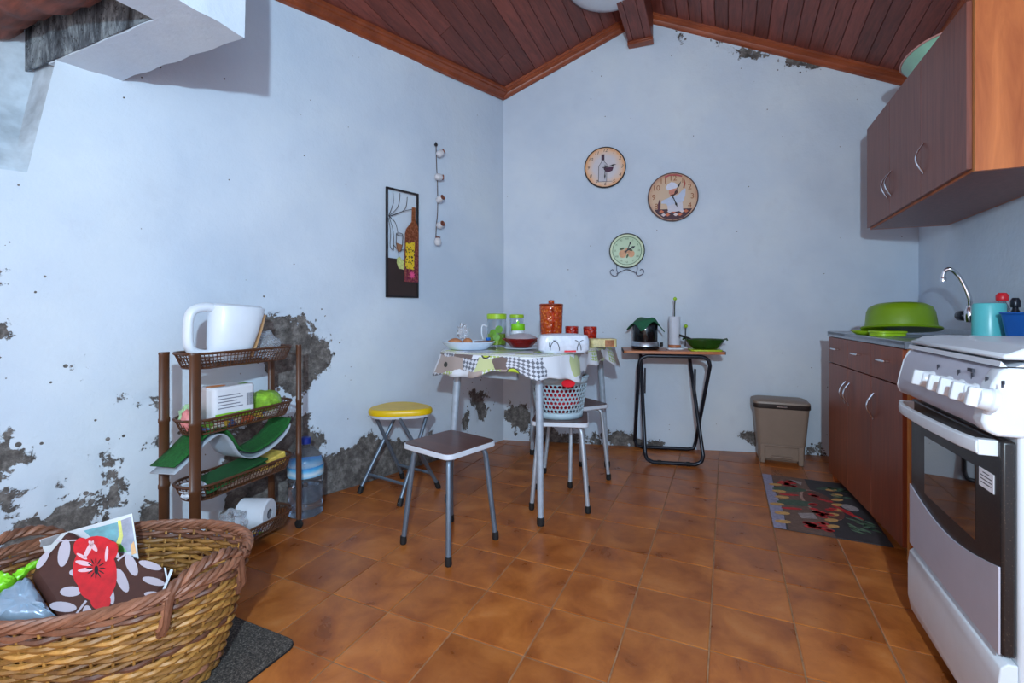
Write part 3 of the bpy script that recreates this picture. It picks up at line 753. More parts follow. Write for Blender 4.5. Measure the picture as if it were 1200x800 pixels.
# cloth
def cloth_mat():
    k = N('printed_oilcloth'); tc = k.node('ShaderNodeTexCoord'); mp = k.node('ShaderNodeMapping'); k.link(tc.outputs['UV'], mp.inputs[0])
    v = mp.outputs[0]
    br = k.node('ShaderNodeTexBrick', offset=.5, Scale=1.0); br.inputs['Color1'].default_value = (0, 0, 0, 1); br.inputs['Color2'].default_value = (1, 1, 1, 1); br.inputs['Mortar'].default_value = (.5, .5, .5, 1)
    br.inputs['Mortar Size'].default_value = 0.0; br.inputs['Brick Width'].default_value = .085; br.inputs['Row Height'].default_value = .07; br.inputs['Bias'].default_value = 0
    wv = k.noise(v, 8, 2); vv = k.node('ShaderNodeVectorMath', operation='MULTIPLY_ADD'); cmb = k.node('ShaderNodeCombineXYZ')
    k.link(wv, cmb.inputs[0]); k.link(k.noise(v, 11, 2), cmb.inputs[1]); k.link(cmb.outputs[0], vv.inputs[0]); vv.inputs[1].default_value = (.10, .07, 0); k.link(v, vv.inputs[2])
    k.link(vv.outputs[0], br.inputs['Vector'])
    r = br.outputs['Color']
    base = k.ramp(r, [(0, C(222, 226, 234)), (.25, C(112, 96, 92)), (.32, C(206, 210, 220)), (.48, C(228, 232, 240)), (.64, C(170, 156, 150)), (.70, C(222, 226, 232)), (.90, C(196, 204, 150))], 'CONSTANT')
    ch = k.node('ShaderNodeTexChecker', Scale=70.0); ch.inputs['Color1'].default_value = (1, 1, 1, 1); ch.inputs['Color2'].default_value = (0, 0, 0, 1)
    rot = k.node('ShaderNodeMapping'); rot.inputs['Rotation'].default_value = (0, 0, .7); k.link(v, rot.inputs[0]); k.link(rot.outputs[0], ch.inputs['Vector'])
    isl = k.ramp(r, [(0, (0, 0, 0, 1)), (.32, (1, 1, 1, 1)), (.48, (0, 0, 0, 1)), (.7, (1, 1, 1, 1)), (.9, (0, 0, 0, 1))], 'CONSTANT')
    lime = k.ramp(r, [(0, C(70, 76, 90)), (.5, C(70, 76, 90)), (.6, C(168, 196, 40))], 'CONSTANT')
    col = k.mix(k.math('MULTIPLY', k.math('MULTIPLY', ch.outputs['Fac'], isl), .85), base, lime)
    vo = k.node('ShaderNodeTexVoronoi', Scale=5.5); k.link(v, vo.inputs['Vector'])
    blob = k.math('LESS_THAN', vo.outputs['Distance'], .15)
    col = k.mix(blob, col, C(186, 206, 60))
    ring = k.math('MULTIPLY', k.math('GREATER_THAN', vo.outputs['Distance'], .15), k.math('LESS_THAN', vo.outputs['Distance'], .18))
    col = k.mix(ring, col, C(60, 62, 58))
    k.set(Base_Color=col, Roughness=.28, Specular_IOR_Level=.5); return k.mat
nseg = 240; base = sup(TA, TBH, nseg)
per = [0]
for i in range(nseg): per.append(per[-1]+math.hypot(base[(i+1) % nseg][0]-base[i][0], base[(i+1) % nseg][1]-base[i][1]))
rings = []; uvs = []
for f in (0.02, .35, .7, .93, 1.0):
    rings.append([(x*f, y*f, TZ+.003) for x, y in base]); uvs.append([(x*f, y*f) for x, y in base])
ND = 7
for kx_ in range(1, ND+1):
    t = kx_/ND; rr = []; uu = []
    for i, (x, y) in enumerate(base):
        s_ = per[i]; nl = math.hypot(x/TA**2, y/TBH**2); nx, ny = (x/TA**2)/nl, (y/TBH**2)/nl
        rip = math.sin(s_*21+.6*math.sin(s_*3.1))+.5*math.sin(s_*47+1.3)
        cornerness = min(1, (abs(x)/TA)*(abs(y)/TBH)*1.15)
        drop = (.092+.022*math.sin(s_*9.3+.4)+.020*rip*.5+.028*cornerness)*t
        outw = .006+.010*t+.013*rip*t+.030*cornerness*t
        z = TZ+.003-drop
        if kx_ == 1: z = TZ-.008
        rr.append((x+nx*outw, y+ny*outw, z)); uu.append((s_, .5+.115*t))
    rings.append(rr); uvs.append(uu)
vs_ = [p for r_ in rings for p in r_]; uf = [q for u_ in uvs for q in u_]
fs_ = [(i*nseg+j, i*nseg+(j+1) % nseg, (i+1)*nseg+(j+1) % nseg, (i+1)*nseg+j) for i in range(len(rings)-1) for j in range(nseg)]
fs_.append(tuple(range(nseg)))
me = bpy.data.meshes.new('tablecloth'); me.from_pydata(vs_, [], fs_); uvl = me.uv_layers.new(name='UVMap')
for pg in me.polygons:
    last = pg.vertices
    for li, vi in zip(pg.loop_indices, last):
        u, v = uf[vi]
        if len(last) == 4 and vi % nseg == 0 and any(q % nseg == nseg-1 for q in last) and vi >= 5*nseg: u = per[-1]
        uvl.data[li].uv = (u, v)
me.materials.append(cloth_mat()); me.shade_smooth()
cl = bpy.data.objects.new('tablecloth', me); COL.objects.link(cl); cl.location = (TC.x, TC.y, 0); cl.rotation_euler = (0, 0, TROT)
sm = cl.modifiers.new('solid', 'SOLIDIFY'); sm.thickness = .0015; sm.offset = 1
tag(cl, 'white, grey and lime patchwork oilcloth draped over the kitchen table', 'tablecloth')

# metal stools with a brown board seat
M['seatboard'] = wood('brown_laminate', C(66, 36, 30), C(104, 62, 50), axis=1, scale=7, stretch=8, rough=.3)
M['seatedge'] = plain('white_edge_band', C(206, 212, 222), .4, var=.05)
M['bluegrey'] = plain('blue_grey_tube', C(112, 126, 142), .35, .5, var=.1, scale=40)
M['lightgrey'] = plain('light_grey_tube', C(176, 184, 194), .35, .4, var=.08, scale=40)
def stool(center, ang, label, tube_m, sh=.432, half=.142, fhalf=.138):
    t = thing('stool', label, 'stool', (center[0], center[1], 0), ang, 'stools with brown board seats')
    mb = MB(); mb.prism(rrect(2*half-.012, 2*half-.012, .03), sh-.004, sh); seat = mb.build('seat', M['seatboard'], t)
    mb = MB(); mb.prism(rrect(2*half, 2*half, .034), sh-.024, sh-.003); mb.build('edge_band', M['seatedge'], seat, bevel=.003)
    for sx in (-1, 1):
        for sy in (-1, 1):
            a = .105
            f_ = Vector((sx*fhalf, sy*fhalf, .012)); k1 = Vector((sx*a*1.04, sy*a*1.04, sh-.06)); k2 = Vector((sx*a*.92, sy*a*.92, sh-.036)); k3 = Vector((sx*a*.6, sy*a*.6, sh-.03))
            mb = MB(); mb.tube([f_]+spline([k1, k2, k3], 5), .0112, 10); lg = mb.build('leg', tube_m, t)
            mb = MB(); mb.lathe([(0, 0), (.0125, .001), (.0145, .008), (.0135, .034), (.011, .036)], 12, (f_.x, f_.y, 0)); mb.build('rubber_foot', M['rubber'], lg)
    mb = MB(); mb.bar((-.075, 0, sh-.028), (.075, 0, sh-.028), .02, .01); mb.bar((0, -.075, sh-.028), (0, .075, sh-.028), .02, .009); mb.build('cross_brace', tube_m, t)
    return t
def sq(pts):
    c = sum((Vector(p) for p in pts), Vector((0, 0, 0)))/len(pts); return c
f1, f2, f3 = G(474, 638), G(522, 663), G(579, 631); c1 = (f1+f3)/2
stool(c1, math.atan2((f3-f2).y, (f3-f2).x), 'brown board stool on blue grey legs standing clear of the table', M['bluegrey'], .436, .148, .14)
s1, s2 = G(623, 597), G(689, 601); e = (s2-s1); c2 = (s1+s2)/2+Vector((-e.y, e.x, 0))/2
stool(c2, math.atan2(e.y, e.x), 'brown board stool carrying the perforated plastic basket', M['lightgrey'], .445, .145, .14)
t1, t2 = G(668, 571.6), G(713.5, 562); e = t2-t1; c3 = (t1+t2)/2+Vector((-e.y, e.x, 0))/2
stool(c3, math.atan2(e.y, e.x), 'brown board stool pushed under the far end of the table', M['lightgrey'], .45, .145, .138)
# perforated basket with red cloths, on the second stool
pb = thing('perforated_basket', 'pale blue plastic basket with round holes standing on a stool', 'basket', (c2.x-.012, c2.y+.012, .4455), TH); pb.scale = (1.2, 1.2, 1.1)
M['palebl'] = plain('pale_blue_plastic', C(178, 200, 212), .4, var=.04)
H_ = .195; nA = 40; nR = 7
def bas(a, z): 
    r = (.098+.024*z/H_); return Vector((r*1.02*math.cos(a), r*.92*math.sin(a), z))
mb = MB()
# wall made of round holes: each cell is an octagon ring around a hole
for i in range(nA):
    for j in range(nR):
        a0 = 2*pi*(i+(.5 if j % 2 else 0))/nA; da = 2*pi/nA; z0 = .028+j*.0192; dz = .0192
        cen = (a0+da/2, z0+dz/2)
        outer = []; inner = []
        for k in range(8):
            th = 2*pi*(k+.5)/8
            ox = max(-1, min(1, math.cos(th)*1.083)); oz = max(-1, min(1, math.sin(th)*1.083))
            outer.append(bas(cen[0]+ox*da/2, cen[1]+oz*dz/2)); inner.append(bas(cen[0]+math.cos(th)*da*.41, cen[1]+math.sin(th)*dz*.41))
        # square corners
        sqc = [bas(cen[0]+x*da/2, cen[1]+z*dz/2) for x, z in ((1, 1), (-1, 1), (-1, -1), (1, -1))]
        o = outer; mb.add(outer+inner+sqc, [(k, (k+1) % 8, 8+(k+1) % 8, 8+k) for k in range(8)]+[(0, 16, 1), (2, 17, 3), (4, 18, 5), (6, 19, 7)])
for (za, zb_) in ((0.0, .028), (.028+nR*.0192, H_)):
    mb.grid(lambda u, v: bas(2*pi*u, za+(zb_-za)*v), nA, 2)
mb.lathe([(.098, .001), (0, .001)], nA, sx=1.02, sy=.92, caps=False)
o = mb.build('basket_wall', M['palebl'], pb, solid=.003)
mb = MB(); mb.tube([bas(a, H_) for a in np.linspace(0, 2*pi, 41)[:-1]], .005, 6, closed=True); mb.build('rim', M['palebl'], pb)
M['redcloth'] = plain('red_cloth', C(196, 34, 52), .8, var=.3, scale=30)
def crumple(mb, c, r, seed, sz=(1, 1, 1), n=20, amp=.22):
    rs = np.random.default_rng(seed); ph = rs.uniform(0, 6, 6); k_ = rs.uniform(2, 5, 6)
    def f(u, v):
        a, b = 2*pi*u, pi*(v-.5)
        d = Vector((math.cos(a)*math.cos(b), math.sin(a)*math.cos(b), math.sin(b)))
        q = 1+amp*(math.sin(k_[0]*d.x*2+ph[0])*math.sin(k_[1]*d.y*2+ph[1])+.6*math.sin(k_[2]*d.z*3+ph[2]+2*d.x)+.4*math.sin(k_[3]*d.x*4+k_[4]*d.y*4+ph[3]))*.5
        return Vector(c)+Vector((d.x*r*q*sz[0], d.y*r*q*sz[1], d.z*r*q*sz[2]))
    mb.grid(f, n, n//2); return mb
mb = MB(); crumple(mb, (0, 0, 0), .098, 3, (1, .92, .9)); o = mb.build('red_cloth', M['redcloth'], loc=Vector((pb.location.x, pb.location.y, .4455+.095)))
tag(o, 'crumpled red cloth filling the perforated basket', 'cloth')
mb = MB(); mb.prism(ell(.032, .02, 18), -.004, .004, 'y'); q = W(666, 2.28, .4455+.205)
o = mb.build('basket_lid', M['redp'], loc=q, rot=(math.radians(-35), 0, TH)); tag(o, 'small red plastic lid on top of the red cloth', 'lid')

# yellow folding stool
a1, a2, a3 = G(421, 578), G(468, 593), G(516, 572); a4 = a1+a3-a2; yc = (a1+a3)/2
ys = thing('folding_stool', 'folding stool with yellow plastic seat and crossed grey legs', 'stool', (yc.x, yc.y, 0), 0)
M['yellow'] = plain('yellow_plastic', C(226, 186, 6), .35, var=.05)
SH = .462
rel = lambda p: Vector((p.x-yc.x, p.y-yc.y, 0))
A1, A2, A3, A4 = rel(a1), rel(a2), rel(a3), rel(a4)
ex = (A2-A1).normalized(); ey = Vector((-ex.y, ex.x, 0))
mb = MB(); nn = 48
def seatring(s, z):
    o = []
    for k in range(nn):
        t = 2*pi*k/nn; r = .145*(1+.10*math.cos(3*t+.9))
        p = Vector((CS, SN, 0))*(math.cos(t)*r*1.16*s)+Vector((-SN, CS, 0))*(math.sin(t)*r*.92*s); o.append(Vector((p.x, p.y, z)))
    return o
mb.loft([seatring(.90, SH-.028), seatring(.985, SH-.024), seatring(1.0, SH-.012), seatring(.985, SH), seatring(.93, SH+.008), seatring(.6, SH+.006), seatring(.2, SH+.005)])
seat = mb.build('seat', M['yellow'], ys)
mb = MB(); mb.loft([seatring(.92, SH-.04), seatring(.95, SH-.026)]); mb.build('seat_underside', M['seatedge'], seat)
tf = .62
for (p, q, nm) in ((A1, A2, 0), (A3, A4, 1)):
    opp = (A3+A4)/2 if nm == 0 else (A1+A2)/2
    mids = []
    for s_ in (p, q):
        foot = s_+Vector((0, 0, .012)); topv = Vector((0, 0, SH-.036))+(opp*tf)+((s_-(p+q)/2)*.72)
        if nm: foot += ((p+q)/2-s_)*.08; topv += ((p+q)/2-s_)*.1
        mb = MB(); mb.tube([foot, topv], .0105, 10); lg = mb.build('leg', M['bluegrey'], ys)
        mb = MB(); mb.tube([foot+Vector((0, 0, -.012)), foot+(topv-foot).normalized()*.03], .0145, 10); mb.build('rubber_foot', M['rubber'], lg)
        mids.append(foot+(topv-foot)*.20)
    mb = MB(); mb.tube(mids, .008, 8); mb.build('crossbar', M['bluegrey'], ys)

# folding table at the back wall
zt = .735
fl_ = G(757, 545); fr_ = G(822, 545); fu = bd; fn = NB
fc = (fl_+fr_)/2; doff = (fc-CL).dot(NB)                 # distance of the front foot from the wall
fs0 = (fc-CL).dot(bd)
ft = thing('folding_table', 'small folding table with orange wood top and black tube legs', 'table', tuple(CL+bd*fs0), AB)
# local x along the wall, local -y into the room, wall at y=0
yf, yr = -doff, -.045
def px2x(px, y):                                         # photo column -> local x on a line y metres from the wall
    p0 = CL+bd*fs0-NB*y; l = (px-600)/FPX; dv = Vector((CS*l-SN, SN*l+CS, 0))
    # solve p0 + bd*t parallel to dv
    den = bd.x*dv.y-bd.y*dv.x; return -(p0.x*dv.y-p0.y*dv.x)/den
yt0, yt1 = yf+.03, yr-.01
xl, xr_ = px2x(731, yt0), px2x(851, yt0)
M['orangewood'] = wood('orange_wood_top', C(168, 92, 56), C(206, 136, 92), axis=0, scale=7, stretch=8, rough=.35)
mb = MB(); mb.prism(rrect(xr_-xl, yt1-yt0, .02, cx=(xl+xr_)/2, cy=(yt0+yt1)/2), zt-.018, zt); mb.build('tabletop', M['orangewood'], ft, bevel=.002)
for xe in (xl, xr_):
    mb = MB(); mb.box(xe-.003 if xe < 0 else xe-.0, xe if xe < 0 else xe+.003, yt0+.018, yt1-.018, zt-.019, zt+.001); mb.build('end_cap', M['rubber'], ft)
fa0, fa1 = px2x(756, yf), px2x(824, yf)                   # front foot frame
ra0, ra1 = px2x(744, yr), px2x(815, yr)
ta0, ta1 = px2x(749, yf+.05), px2x(832, yf+.05)
def uframe(xa, xb, y0, z0, y1, z1, xa2, xb2, bottom=True):
    r = .05; top = z1 > z0
    pts = [(xa2, y1, z1), (xa, y0, z0+(.06 if top else -.06)), (xa+.012, y0, z0+(.02 if top else -.02)), (xa+.05, y0, z0), (xb-.05, y0, z0), (xb-.012, y0, z0+(.02 if top else -.02)), (xb, y0, z0+(.06 if top else -.06)), (xb2, y1, z1)]
    p = [Vector(q) for q in pts]
    return [p[0]]+spline(p[1:4], 4)+spline(p[4:7], 4)+[p[7]]
mb = MB(); mb.tube(uframe(fa0, fa1, yf, .013, yr-.03, zt-.05, fa0-.004, fa1-.03), .0125, 10); fr1 = mb.build('leg_frame', M['blackmetal'], ft)
for xe in (fa0+.09, fa1-.09):
    mb = MB(); mb.tube([(xe-.012, yf, .013), (xe+.012, yf, .013)], .0148, 10); mb.build('rubber_foot', M['rubber'], fr1)
mb = MB(); mb.tube(uframe(ta0, ta1, yf+.05, zt-.034, yr, .06, ra0, ra1), .0125, 10); fr2 = mb.build('leg_frame', M['blackmetal'], ft)
mb = MB(); mb.tube([(ra0, yr, .062), (ra0+.012, yr, .022), (ra0+.05, yr, .013), (ra1-.05, yr, .013), (ra1-.012, yr, .022), (ra1, yr, .062)], .0125, 10); mb.build('lower_bar', M['blackmetal'], fr2)
for xe in (ta0+.04, ta1-.085):
    mb = MB(); mb.bar((xe, yf+.10, zt-.29), (xe+.002, yf+.10, zt-.12), .018, .012); mb.build('lock_bracket', M['blackmetal'], ft, bevel=.002)
def onfold(px, y, z=zt):
    x = px2x(px, y); p = CL+bd*fs0+bd*x-NB*y; return Vector((p.x, p.y, z))
ymid = (yt0+yt1)/2
# pedal bin
bn = thing('pedal_bin', 'brown grey plastic pedal bin with dark lid by the back wall', 'bin', (.325, 3.645, 0), math.radians(2))
M['taupe'] = plain('taupe_plastic', C(136, 118, 104), .42, var=.05); M['darklid'] = plain('dark_brown_plastic', C(50, 42, 40), .3, var=.1)
mb = MB(); hw, hd = .14, .10
mb.loft([[Vector((*p, z)) for p in rrect(2*hw*s, 2*hd*s, .03)] for s, z in ((.96, .028), (.98, .12), (1.0, .121), (1.14, .36))]); mb.build('bin_body', M['taupe'], bn)
for sx in (-1, 1):
    mb = MB(); mb.box(sx*.125-.03*(sx+1)/1*.5 if sx > 0 else -.125, .125 if sx > 0 else -.095, -.108, -.05, 0, .12); mb.build('front_leg', M['taupe'], bn, bevel=.006)
mb = MB(); mb.box(-.125, .125, -.04, .095, 0, .03); mb.build('base', M['taupe'], bn, bevel=.005)
mb = MB(); mb.box(-.125, .125, -.108, -.085, .112, .124); mb.build('plinth_rail', M['taupe'], bn, bevel=.004)
mb = MB(); mb.box(-.06, .06, -.116, -.04, .038, .052); mb.build('pedal', M['taupe'], bn, bevel=.006)
mb = MB(); mb.loft([[Vector((*p, z)) for p in rrect(2*hw*1.18*s, 2*hd*1.1*s, .035)] for s, z in ((1.0, .36), (1.02, .365), (1.02, .39))]); mb.build('lid_rim', M['darklid'], bn)
mb = MB(); mb.loft([[Vector((*p, z)) for p in rrect(2*hw*1.18*s, 2*hd*1.1*s, .035)] for s, z in ((1.02, .3905), (1.0, .402), (.85, .412), (.3, .416))]); mb.build('lid', M['taupe'], bn)
mb = MB(); mb.box(-.03, .03, -.1165, -.108, .372, .379); mb.build('lid_badge', M['chrome'], bn)

# printed kitchen mat
M['matbase'] = plain('slate_mat', C(58, 54, 56), .6, var=.3, scale=9)
vm = thing('kitchen_mat', 'printed vegetable kitchen mat lying in front of the sink cabinet', 'mat', (.20, 2.49, 0), 0)
MW, ML = .445, .79
mb = MB(); mb.box(0, MW, 0, ML, .0008, .004); mbase = mb.build('mat_sheet', M['matbase'], vm, smooth=0)
def decal(name, polys, col, z, parent, rough=.6):
    mb = MB()
    for p in polys: mb.add([Vector((x, y, z)) for x, y in p], [tuple(range(len(p)))])
    mtl = plain('print_'+name, col, rough, var=.25, scale=70); o = mb.build('printed_'+name, mtl, parent, smooth=0)
    if len(polys) > 1: o['kind'] = 'stuff'
    return o
rr = random.Random(4)
cl_ = lambda x, y, a, b, r=0, n=14: ell(a, b, n, min(max(x, .03), MW-.03), min(max(y, .03), ML-.03), r)
decal('board', [[(.0, .0), (.05, .0), (.06, .25), (.045, .5), (.05, .79), (.0, .79)]], C(150, 146, 170), .0043, mbase)
decal('wood', [[(.06, .0), (.24, .0), (.22, .79), (.05, .79)]], C(112, 86, 74), .0044, mbase)
decal('bowl', [ell(.08, .20, 26, .245, .40, .15)], C(176, 140, 126), .0046, mbase)
decal('bowl_inside', [ell(.074, .192, 26, .252, .40, .15)], C(100, 62, 52), .0048, mbase)
decal('cucumber', [ell(.09, .035, 16, .12, .56, .3), ell(.095, .04, 16, .13, .36, .3), ell(.08, .022, 14, .33, .66, .4)], C(70, 92, 74), .0050, mbase)
decal('potato', [cl_(.045+rr.uniform(-.01, .03), .08+.105*k+rr.uniform(0, .03), .036, .02, .3) for k in range(6)]+[cl_(.26+.012*k+rr.uniform(-.02, .02), .12+.075*k, .032, .018, .5) for k in range(8)], C(206, 158, 92), .0052, mbase)
decal('tomato', [cl_(.11+rr.uniform(-.04, .05), .66+rr.uniform(-.04, .06), .018, .014) for k in range(14)]+[cl_(.18+rr.uniform(-.04, .05), .09+rr.uniform(-.04, .05), .018, .014) for k in range(16)]+[cl_(.24+rr.uniform(-.04, .05), .36+rr.uniform(-.14, .16), .02, .015) for k in range(18)]+[cl_(.10, .27, .05, .014, .25), cl_(.11, .47, .05, .014, .25), cl_(.36, .30, .06, .012, -.9), cl_(.33, .36, .06, .012, -.9)], C(196, 44, 46), .0054, mbase)
decal('leaf', [cl_(.37+rr.uniform(-.04, .05), .16+rr.uniform(-.07, .1), .03, .008, rr.uniform(-1.2, -.4)) for k in range(14)]+[cl_(.37+rr.uniform(-.04, .04), .60+rr.uniform(-.06, .08), .03, .008, rr.uniform(-1.2, .4)) for k in range(10)], C(96, 122, 96), .0055, mbase)
decal('garlic', [ell(.035, .045, 14, .37, .40, .3), [(.13, .16), (.2, .18), (.19, .25), (.12, .22)], [(.14, .74), (.2, .72), (.19, .66)]], C(160, 148, 146), .0056, mbase)
# ------------------------------------------------------------------ wall decoration (local x right, z up, -y into the room)
def flat(mb, pts, y, mi=0): mb.add([Vector((x, y, z)) for x, z in pts], [tuple(range(len(pts)))], mi); return mb
def fprint(name, polys, col, y, parent, rough=.55, var=.15):
    mb = MB()
    for p in polys: flat(mb, p, y)
    o = mb.build(name, plain('print_'+name, col, rough, var=var, scale=60), parent, smooth=0)
    if len(polys) > 1: o['kind'] = 'stuff'
    return o
def hand(parent, ang, ln, y, w=.006, tail=.012):
    s, c = math.sin(ang), math.cos(ang); mb = MB()
    pts = [(-tail, -w*.5), (-tail, w*.5), (ln*.55, w*.6), (ln*.7, w*1.3), (ln, 0), (ln*.7, -w*1.3), (ln*.55, -w*.6)]
    P = [(a*s+b*c, a*c-b*s) for a, b in pts]; mb.prism(P, y, y-.0012, 'y'); return mb.build('hand', M['ink2'], parent, smooth=0)
M['ink2'] = plain('black_ink', C(24, 20, 24), .5)
def wallclock(px, py, r, label, face, rim, numerals, ncol, rnum, nsize, shear=0, romans=False, rimw=.004):
    P = B(px, py)+NB*.008; t = thing('wall_clock', label, 'clock', P, AB, 'clocks on the back wall')
    mb = MB(); mb.lathe([(r, 0), (r, .016), (r-rimw, .020), (r-rimw-.001, .017)], 56, M=Matrix.Rotation(pi/2, 4, 'X'), caps=False); mb.build('rim', rim, t)
    mb = MB(); flat(mb, ell(r-rimw, r-rimw, 56), -.016); mb.build('dial', face, t, smooth=0)
    for i, s in enumerate(numerals):
        if not s: continue
        a = 2*pi*(i+1)/12
        text_part(s, nsize, 'numeral', ncol, t, (rnum*math.sin(a), -.0168, rnum*math.cos(a)), shear=shear)
    return t
def radial_face(name, inner, outer, edge, r):
    k = N(name); v = k.coord(); ln = k.node('ShaderNodeVectorMath', operation='LENGTH'); k.link(v, ln.inputs[0])
    f = k.math('ADD', k.math('DIVIDE', ln.outputs['Value'], r), k.math('MULTIPLY', k.math('SUBTRACT', k.noise(v, 30, 4), .5), .35))
    k.set(Base_Color=k.ramp(f, [(.55, inner), (.82, outer), (1.0, edge)]), Roughness=.35); return k.mat
nums = [str(i) for i in range(1, 13)]
R1 = .094
c1_ = wallclock(709, 197, R1, 'round clock with wine bottle and glass on a cream dial', radial_face('cream_dial', C(206, 200, 204), C(226, 190, 162), C(224, 160, 104), R1), plain('black_rim', C(36, 26, 28), .35), nums, plain('brown_ink', C(84, 60, 52), .6), .076, .021, .25)
P_ = lambda x, z: ((x-415)*R1/300, (395-z)*R1/300)      # traced on the enlarged photo of the dial
bt = [P_(*q) for q in ((320, 605), (325, 375), (365, 315), (365, 295), (405, 295), (405, 315), (440, 350), (437, 605))]
fprint('bottle_print', [bt], C(192, 190, 198), -.0164, c1_, var=.05)
mb = MB(); mb.tube([Vector((x, -.0166, z)) for x, z in bt], .0012, 5, closed=True); mb.build('bottle_outline', M['ink2'], c1_)
fprint('bottle_top_print', [[P_(*q) for q in ((362, 290), (362, 205), (406, 205), (406, 290))]], C(62, 34, 54), -.0168, c1_)
fprint('wine_glass_print', [[P_(*q) for q in ((392, 400), (540, 395), (520, 450), (470, 472), (425, 462), (400, 430))]], C(72, 22, 58), -.0170, c1_)
fprint('table_line_print', [[P_(*q) for q in ((280, 600), (520, 600), (520, 607), (280, 607))]], C(110, 110, 120), -.0167, c1_)
hand(c1_, math.radians(78), .052, -.0185, .003); hand(c1_, math.radians(181), .058, -.0195, .0026)
c1_.scale = (1.617, 1, 1.617)
R2 = .108
c2_ = wallclock(788, 231.5, R2, 'round clock with a white-hatted cook waving over chequered tiles', radial_face('tan_dial', C(206, 178, 150), C(206, 172, 140), C(190, 140, 112), R2), plain('grey_brown_rim', C(104, 84, 82), .4), [s if s not in ('5', '6', '7') else '' for s in nums], plain('rust_ink', C(150, 82, 40), .6), .082, .034, 0)
Q_ = lambda x, z: ((x-405)*R2/312, (395-z)*R2/312)
S_ = lambda *pp: [Q_(*q) for q in pp]
ch = []
for i in range(9):
    for j in range(3):
        cx, cz = 215+i*50+(25 if j % 2 else 0), 580+j*42
        if math.hypot(cx-405, cz-395) > 262: continue
        ch.append((S_((cx-32, cz), (cx, cz-22), (cx+32, cz), (cx, cz+22)), (i+2*j) % 3))
fprint('floor_print', [S_((175, 550), (640, 550), (600, 610), (530, 665), (405, 690), (290, 665), (215, 610))], C(66, 30, 44), -.0163, c2_)
fprint('white_tile_print', [p for p, m in ch if m == 0], C(220, 204, 204), -.0165, c2_); fprint('orange_tile_print', [p for p, m in ch if m == 1], C(206, 112, 76), -.0165, c2_)
fprint('apron_print', [S_((335, 500), (350, 440), (430, 410), (520, 440), (530, 570), (440, 585), (345, 580))], C(206, 204, 216), -.0166, c2_, var=.06)
fprint('jacket_print', [S_((270, 440), (350, 405), (400, 385), (470, 370), (540, 290), (560, 300), (555, 380), (530, 460), (440, 480), (340, 510), (320, 480), (260, 475))], C(190, 200, 222), -.0168, c2_, var=.06)
fprint('face_print', [S_((360, 300), (450, 290), (465, 340), (430, 370), (375, 380), (355, 345))], C(206, 132, 112), -.0170, c2_)
fprint('hair_print', [S_((430, 320), (465, 315), (462, 350), (425, 375), (370, 385), (372, 372), (420, 358))], C(92, 36, 34), -.0172, c2_)
fprint('hat_print', [S_((335, 310), (320, 270), (340, 230), (385, 205), (430, 215), (455, 240), (460, 270), (440, 285), (360, 305))], C(214, 216, 232), -.0174, c2_, var=.06)
fprint('banner_print', [S_((300, 130), (360, 105), (450, 105), (520, 130), (515, 145), (440, 128), (360, 128), (310, 150))], C(176, 74, 78), -.0165, c2_)
fprint('bottle_print', [S_((215, 560), (220, 480), (238, 425), (250, 425), (255, 480), (250, 560))], C(84, 30, 52), -.0168, c2_)
fprint('waving_hand_print', [S_((545, 290), (560, 230), (545, 170), (535, 180), (540, 230), (528, 285))], C(170, 74, 60), -.0168, c2_)
hand(c2_, math.radians(27), .078, -.0185, .0026); hand(c2_, math.radians(158), .05, -.0195, .0036)
c2_.scale = (1.63, 1, 1.63)
R3 = .077
c3_ = wallclock(734.5, 294, R3, 'small green round clock with fruit dial on a scrolled wire stand', radial_face('sage_dial', C(168, 190, 150), C(160, 186, 146), C(206, 210, 164), R3), plain('grey_metal_rim', C(96, 104, 98), .3, .5), [s for s in ('I', 'II', 'III', 'IIII', 'V', 'VI', 'VII', 'VIII', 'IX', 'X', 'XI', 'XII')], plain('dark_green_ink', C(70, 84, 60), .6), .052, .012, 0)
mb = MB(); mb.tube([Vector((.062*math.cos(a), -.0163, .062*math.sin(a))) for a in np.linspace(0, 2*pi, 49)[:-1]], .0011, 4, closed=True); mb.build('ring_line', plain('ring_ink', C(84, 96, 70), .6), c3_)
fprint('peach_print', [ell(.017, .018, 16, -.018, -.014), ell(.015, .016, 16, .018, -.014), ell(.012, .012, 14, 0, .0)], C(214, 160, 120), -.0165, c3_)
fprint('leaf_print', [ell(.012, .005, 10, -.022, .008, .3), ell(.012, .005, 10, .014, .004, -.5), ell(.009, .004, 10, .002, -.024, 1.2)], C(70, 84, 50), -.0167, c3_)
hand(c3_, math.radians(24), .05, -.0185, .003); hand(c3_, math.radians(62), .04, -.0195, .005)
wire = MB(); z0 = -R3
def sc(s):
    return spline([(s*.045, -.012, -.058), (s*.044, -.012, -.085), (s*.04, -.012, -.105), (s*.052, -.012, -.112), (s*.068, -.012, -.104), (s*.072, -.012, -.09), (s*.062, -.012, -.083), (s*.056, -.012, -.09)], 6)
for s in (-1, 1): wire.tube(sc(s), .0018, 6)
wire.tube(spline([(-.045, -.012, -.103), (-.03, -.012, -.095), (0, -.012, -.083), (.03, -.012, -.095), (.045, -.012, -.103)], 6), .0018, 6)
wire.build('scroll_stand', plain('wire_grey', C(96, 104, 124), .35, .6), c3_)

c3_.scale = (1.66, 1, 1.66)
